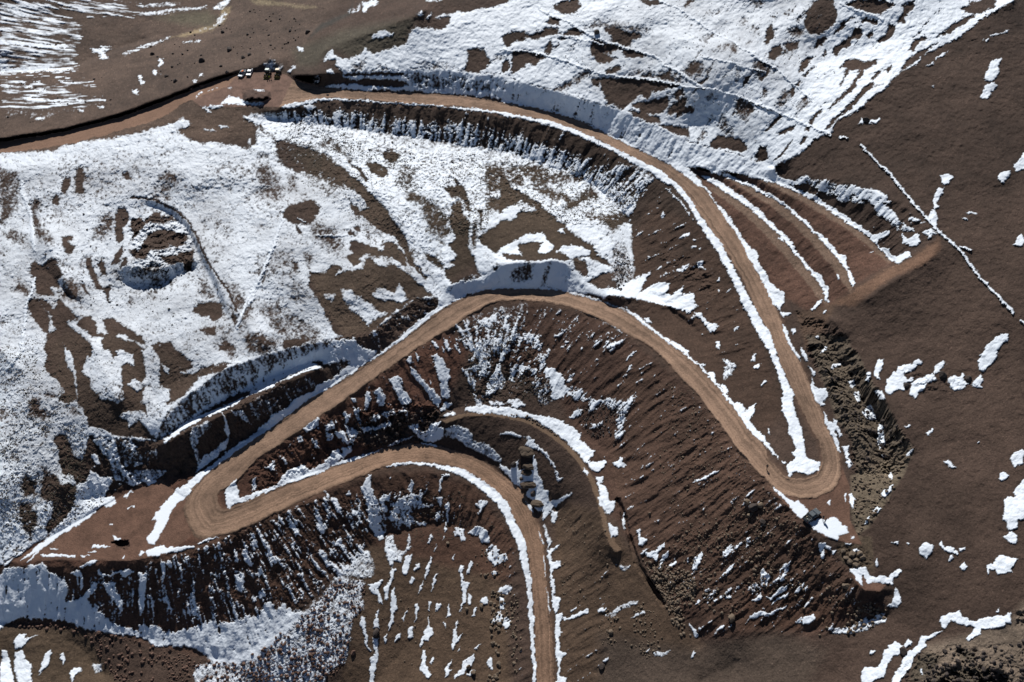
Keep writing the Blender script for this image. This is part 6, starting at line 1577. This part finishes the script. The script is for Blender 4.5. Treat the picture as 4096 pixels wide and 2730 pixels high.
for zi, (tile, pts, n, s0, s1, col, lab, grp) in enumerate(ZONES):
    xy = sample(tile, pts, n, rd); w_ = gpos(xy[:, 0], xy[:, 1])
    j = ((xy[:, 0]-U0)/STEP).astype(int).clip(0, NU-1); i = ((xy[:, 1]-V0)/STEP).astype(int).clip(0, NV-1); ok = (RM[i, j] == 0) | (RM[i, j] == 3)
    u = rd.random(n); d = (s0**-2.2+u*(s1**-2.2-s0**-2.2))**(-1/2.2); cl = fbm(w_[:, 0]/5, w_[:, 1]/5, 4, zi); ok &= (cl > -.12) | (d > .6*s1)                     # many small, few large
    for q in range(n):
        if ok[q]: allr.append((d[q]*FPX/np.linalg.norm(w_[q]-np.array((0, 0, CAMZ))), d[q], w_[q], col, zi, abs(xy[q, 0]-2048) < 2040 and 8 < xy[q, 1] < 2722))
allr.sort(key=lambda a: -a[0]); big = [a for a in allr if a[5]][:262]; bigid = {id(a) for a in big}; rest = [a for a in allr if id(a) not in bigid]
for px_, d, w_, col, zi, _ in big:
    o = bpy.data.objects.new('stone', random.choice(RM_[col])); C.objects.link(o); r = d/2
    o.scale = (r, r*random.uniform(.8, 1.1), r*random.uniform(.8, 1.2)); o.rotation_euler = (random.uniform(-.3, .3), random.uniform(-.3, .3), random.uniform(0, 6.3)); o.location = Vector([float(q) for q in w_])+Vector((0, 0, r*.3))
    tag(o, ZONES[zi][6], 'stone', ZONES[zi][7])
def heap(name, items, base, m, sq=(.8, 1.25), sink=.3):      # many small pieces as one mesh
    bv, bf = base; n = len(items); k = len(bv); W = np.array([a[2] for a in items], float); r = np.array([a[1] for a in items])/2*1.0
    an = rd.uniform(0, 6.28, n); c, s = np.cos(an), np.sin(an); ax = rd.uniform(*sq, (n, 3))
    v = bv[None]*ax[:, None]*(1+.3*rd.uniform(-1, 1, (n, k, 1))); v = np.stack([v[..., 0]*c[:, None]-v[..., 1]*s[:, None], v[..., 0]*s[:, None]+v[..., 1]*c[:, None], v[..., 2]+sink], -1)*r[:, None, None]+W[:, None]
    f = (bf[None]+(np.arange(n)*k)[:, None, None]).reshape(-1, 3).astype(np.int32)
    me = bpy.data.meshes.new(name); me.vertices.add(n*k); me.vertices.foreach_set('co', v.astype(np.float32).ravel()); me.loops.add(f.size); me.loops.foreach_set('vertex_index', f.ravel())
    me.polygons.add(len(f)); me.polygons.foreach_set('loop_start', np.arange(0, f.size, 3, dtype=np.int32)); me.polygons.foreach_set('loop_total', np.full(len(f), 3, np.int32)); me.update(calc_edges=True)
    me.materials.append(m); o = bpy.data.objects.new(name, me); C.objects.link(o); o['kind'] = 'stuff'; return o
q = bmesh.new(); bmesh.ops.create_icosphere(q, subdivisions=1, radius=1); ICO = (np.array([v.co for v in q.verts])*np.array((1, .9, .75)), np.array([[v.index for v in f.verts] for f in q.faces])); q.free()
for col, nm, l in (('red', 'scree', 'small red brown stones strewn through snow and earth at the lower left'), ('tan', 'rubble', 'small tan stones strewn over the fills and the gully'), ('dark', 'gravel', 'small dark stones strewn over gullies, gorge and plain')):
    o = heap(nm, [a for a in rest if a[3] == col], ICO, RK[col]); tag(o, l, 'stones')
# ---- grass tussocks pricking through the snow
n = 9; a_ = np.arange(n)/n*6.283; TB = (np.concatenate([np.stack([np.cos(a_), np.sin(a_), -.25+0*a_], -1), np.stack([.75*np.cos(a_+.3), .75*np.sin(a_+.3), .3+.15*np.sin(a_*3)], -1), [[.05, 0, .6]]]),
      np.array([[i, (i+1) % n, n+i] for i in range(n)]+[[(i+1) % n, n+(i+1) % n, n+i] for i in range(n)]+[[n+i, n+(i+1) % n, 2*n] for i in range(n)]))
tus = []
for tile, pts, cnt, s0, s1 in [('U', '1130,480 1700,600 2300,650 2560,780 2480,900 2300,900 2150,870 1980,800 1930,960 1800,930 1700,780 1560,760 1300,760 1180,650', 11000, .18, .6), ('U', '960,480 1400,560 1700,800 1800,1080 1650,1080 1400,900 1100,640', 3000, .18, .5),
    ('U', '0,1250 200,1400 330,1600 350,1750 340,1900 420,2010 0,2260', 4500, .18, .5), ('U', '0,650 500,560 1000,600 1500,1000 1600,1250 1000,1450 620,1700 300,1700 0,1300', 2200, .18, .45), ('U', '1870,1290 2100,1290 2200,1560 2000,1640 1880,1600', 2500, .18, .45),
    ('U', '1700,250 2400,0 3400,-50 3250,400 3000,600 2500,430 2000,290', 1500, .2, .5), ('U', '1480,2000 1900,1960 2000,2150 1500,2180', 900, .2, .45)]:
    xy = sample(tile, pts, cnt, rd); w_ = gpos(xy[:, 0], xy[:, 1]); j = ((xy[:, 0]-U0)/STEP).astype(int).clip(0, NU-1); i = ((xy[:, 1]-V0)/STEP).astype(int).clip(0, NV-1)
    m = (RM[i, j] == 0) & (fbm(w_[:, 0]/5, w_[:, 1]/5, 4, 5) > -.05)
    tus += [(0, s0+(s1-s0)*rd.random()**2, p_) for p_ in w_[m]]
o = heap('tussock_grass', tus, TB, mat('dry_tussock', (.085, .072, .05), .95, noise=.35), (.7, 1.2), .05); tag(o, 'dark clumps of dry tussock grass pricking through thin snow', 'grass')
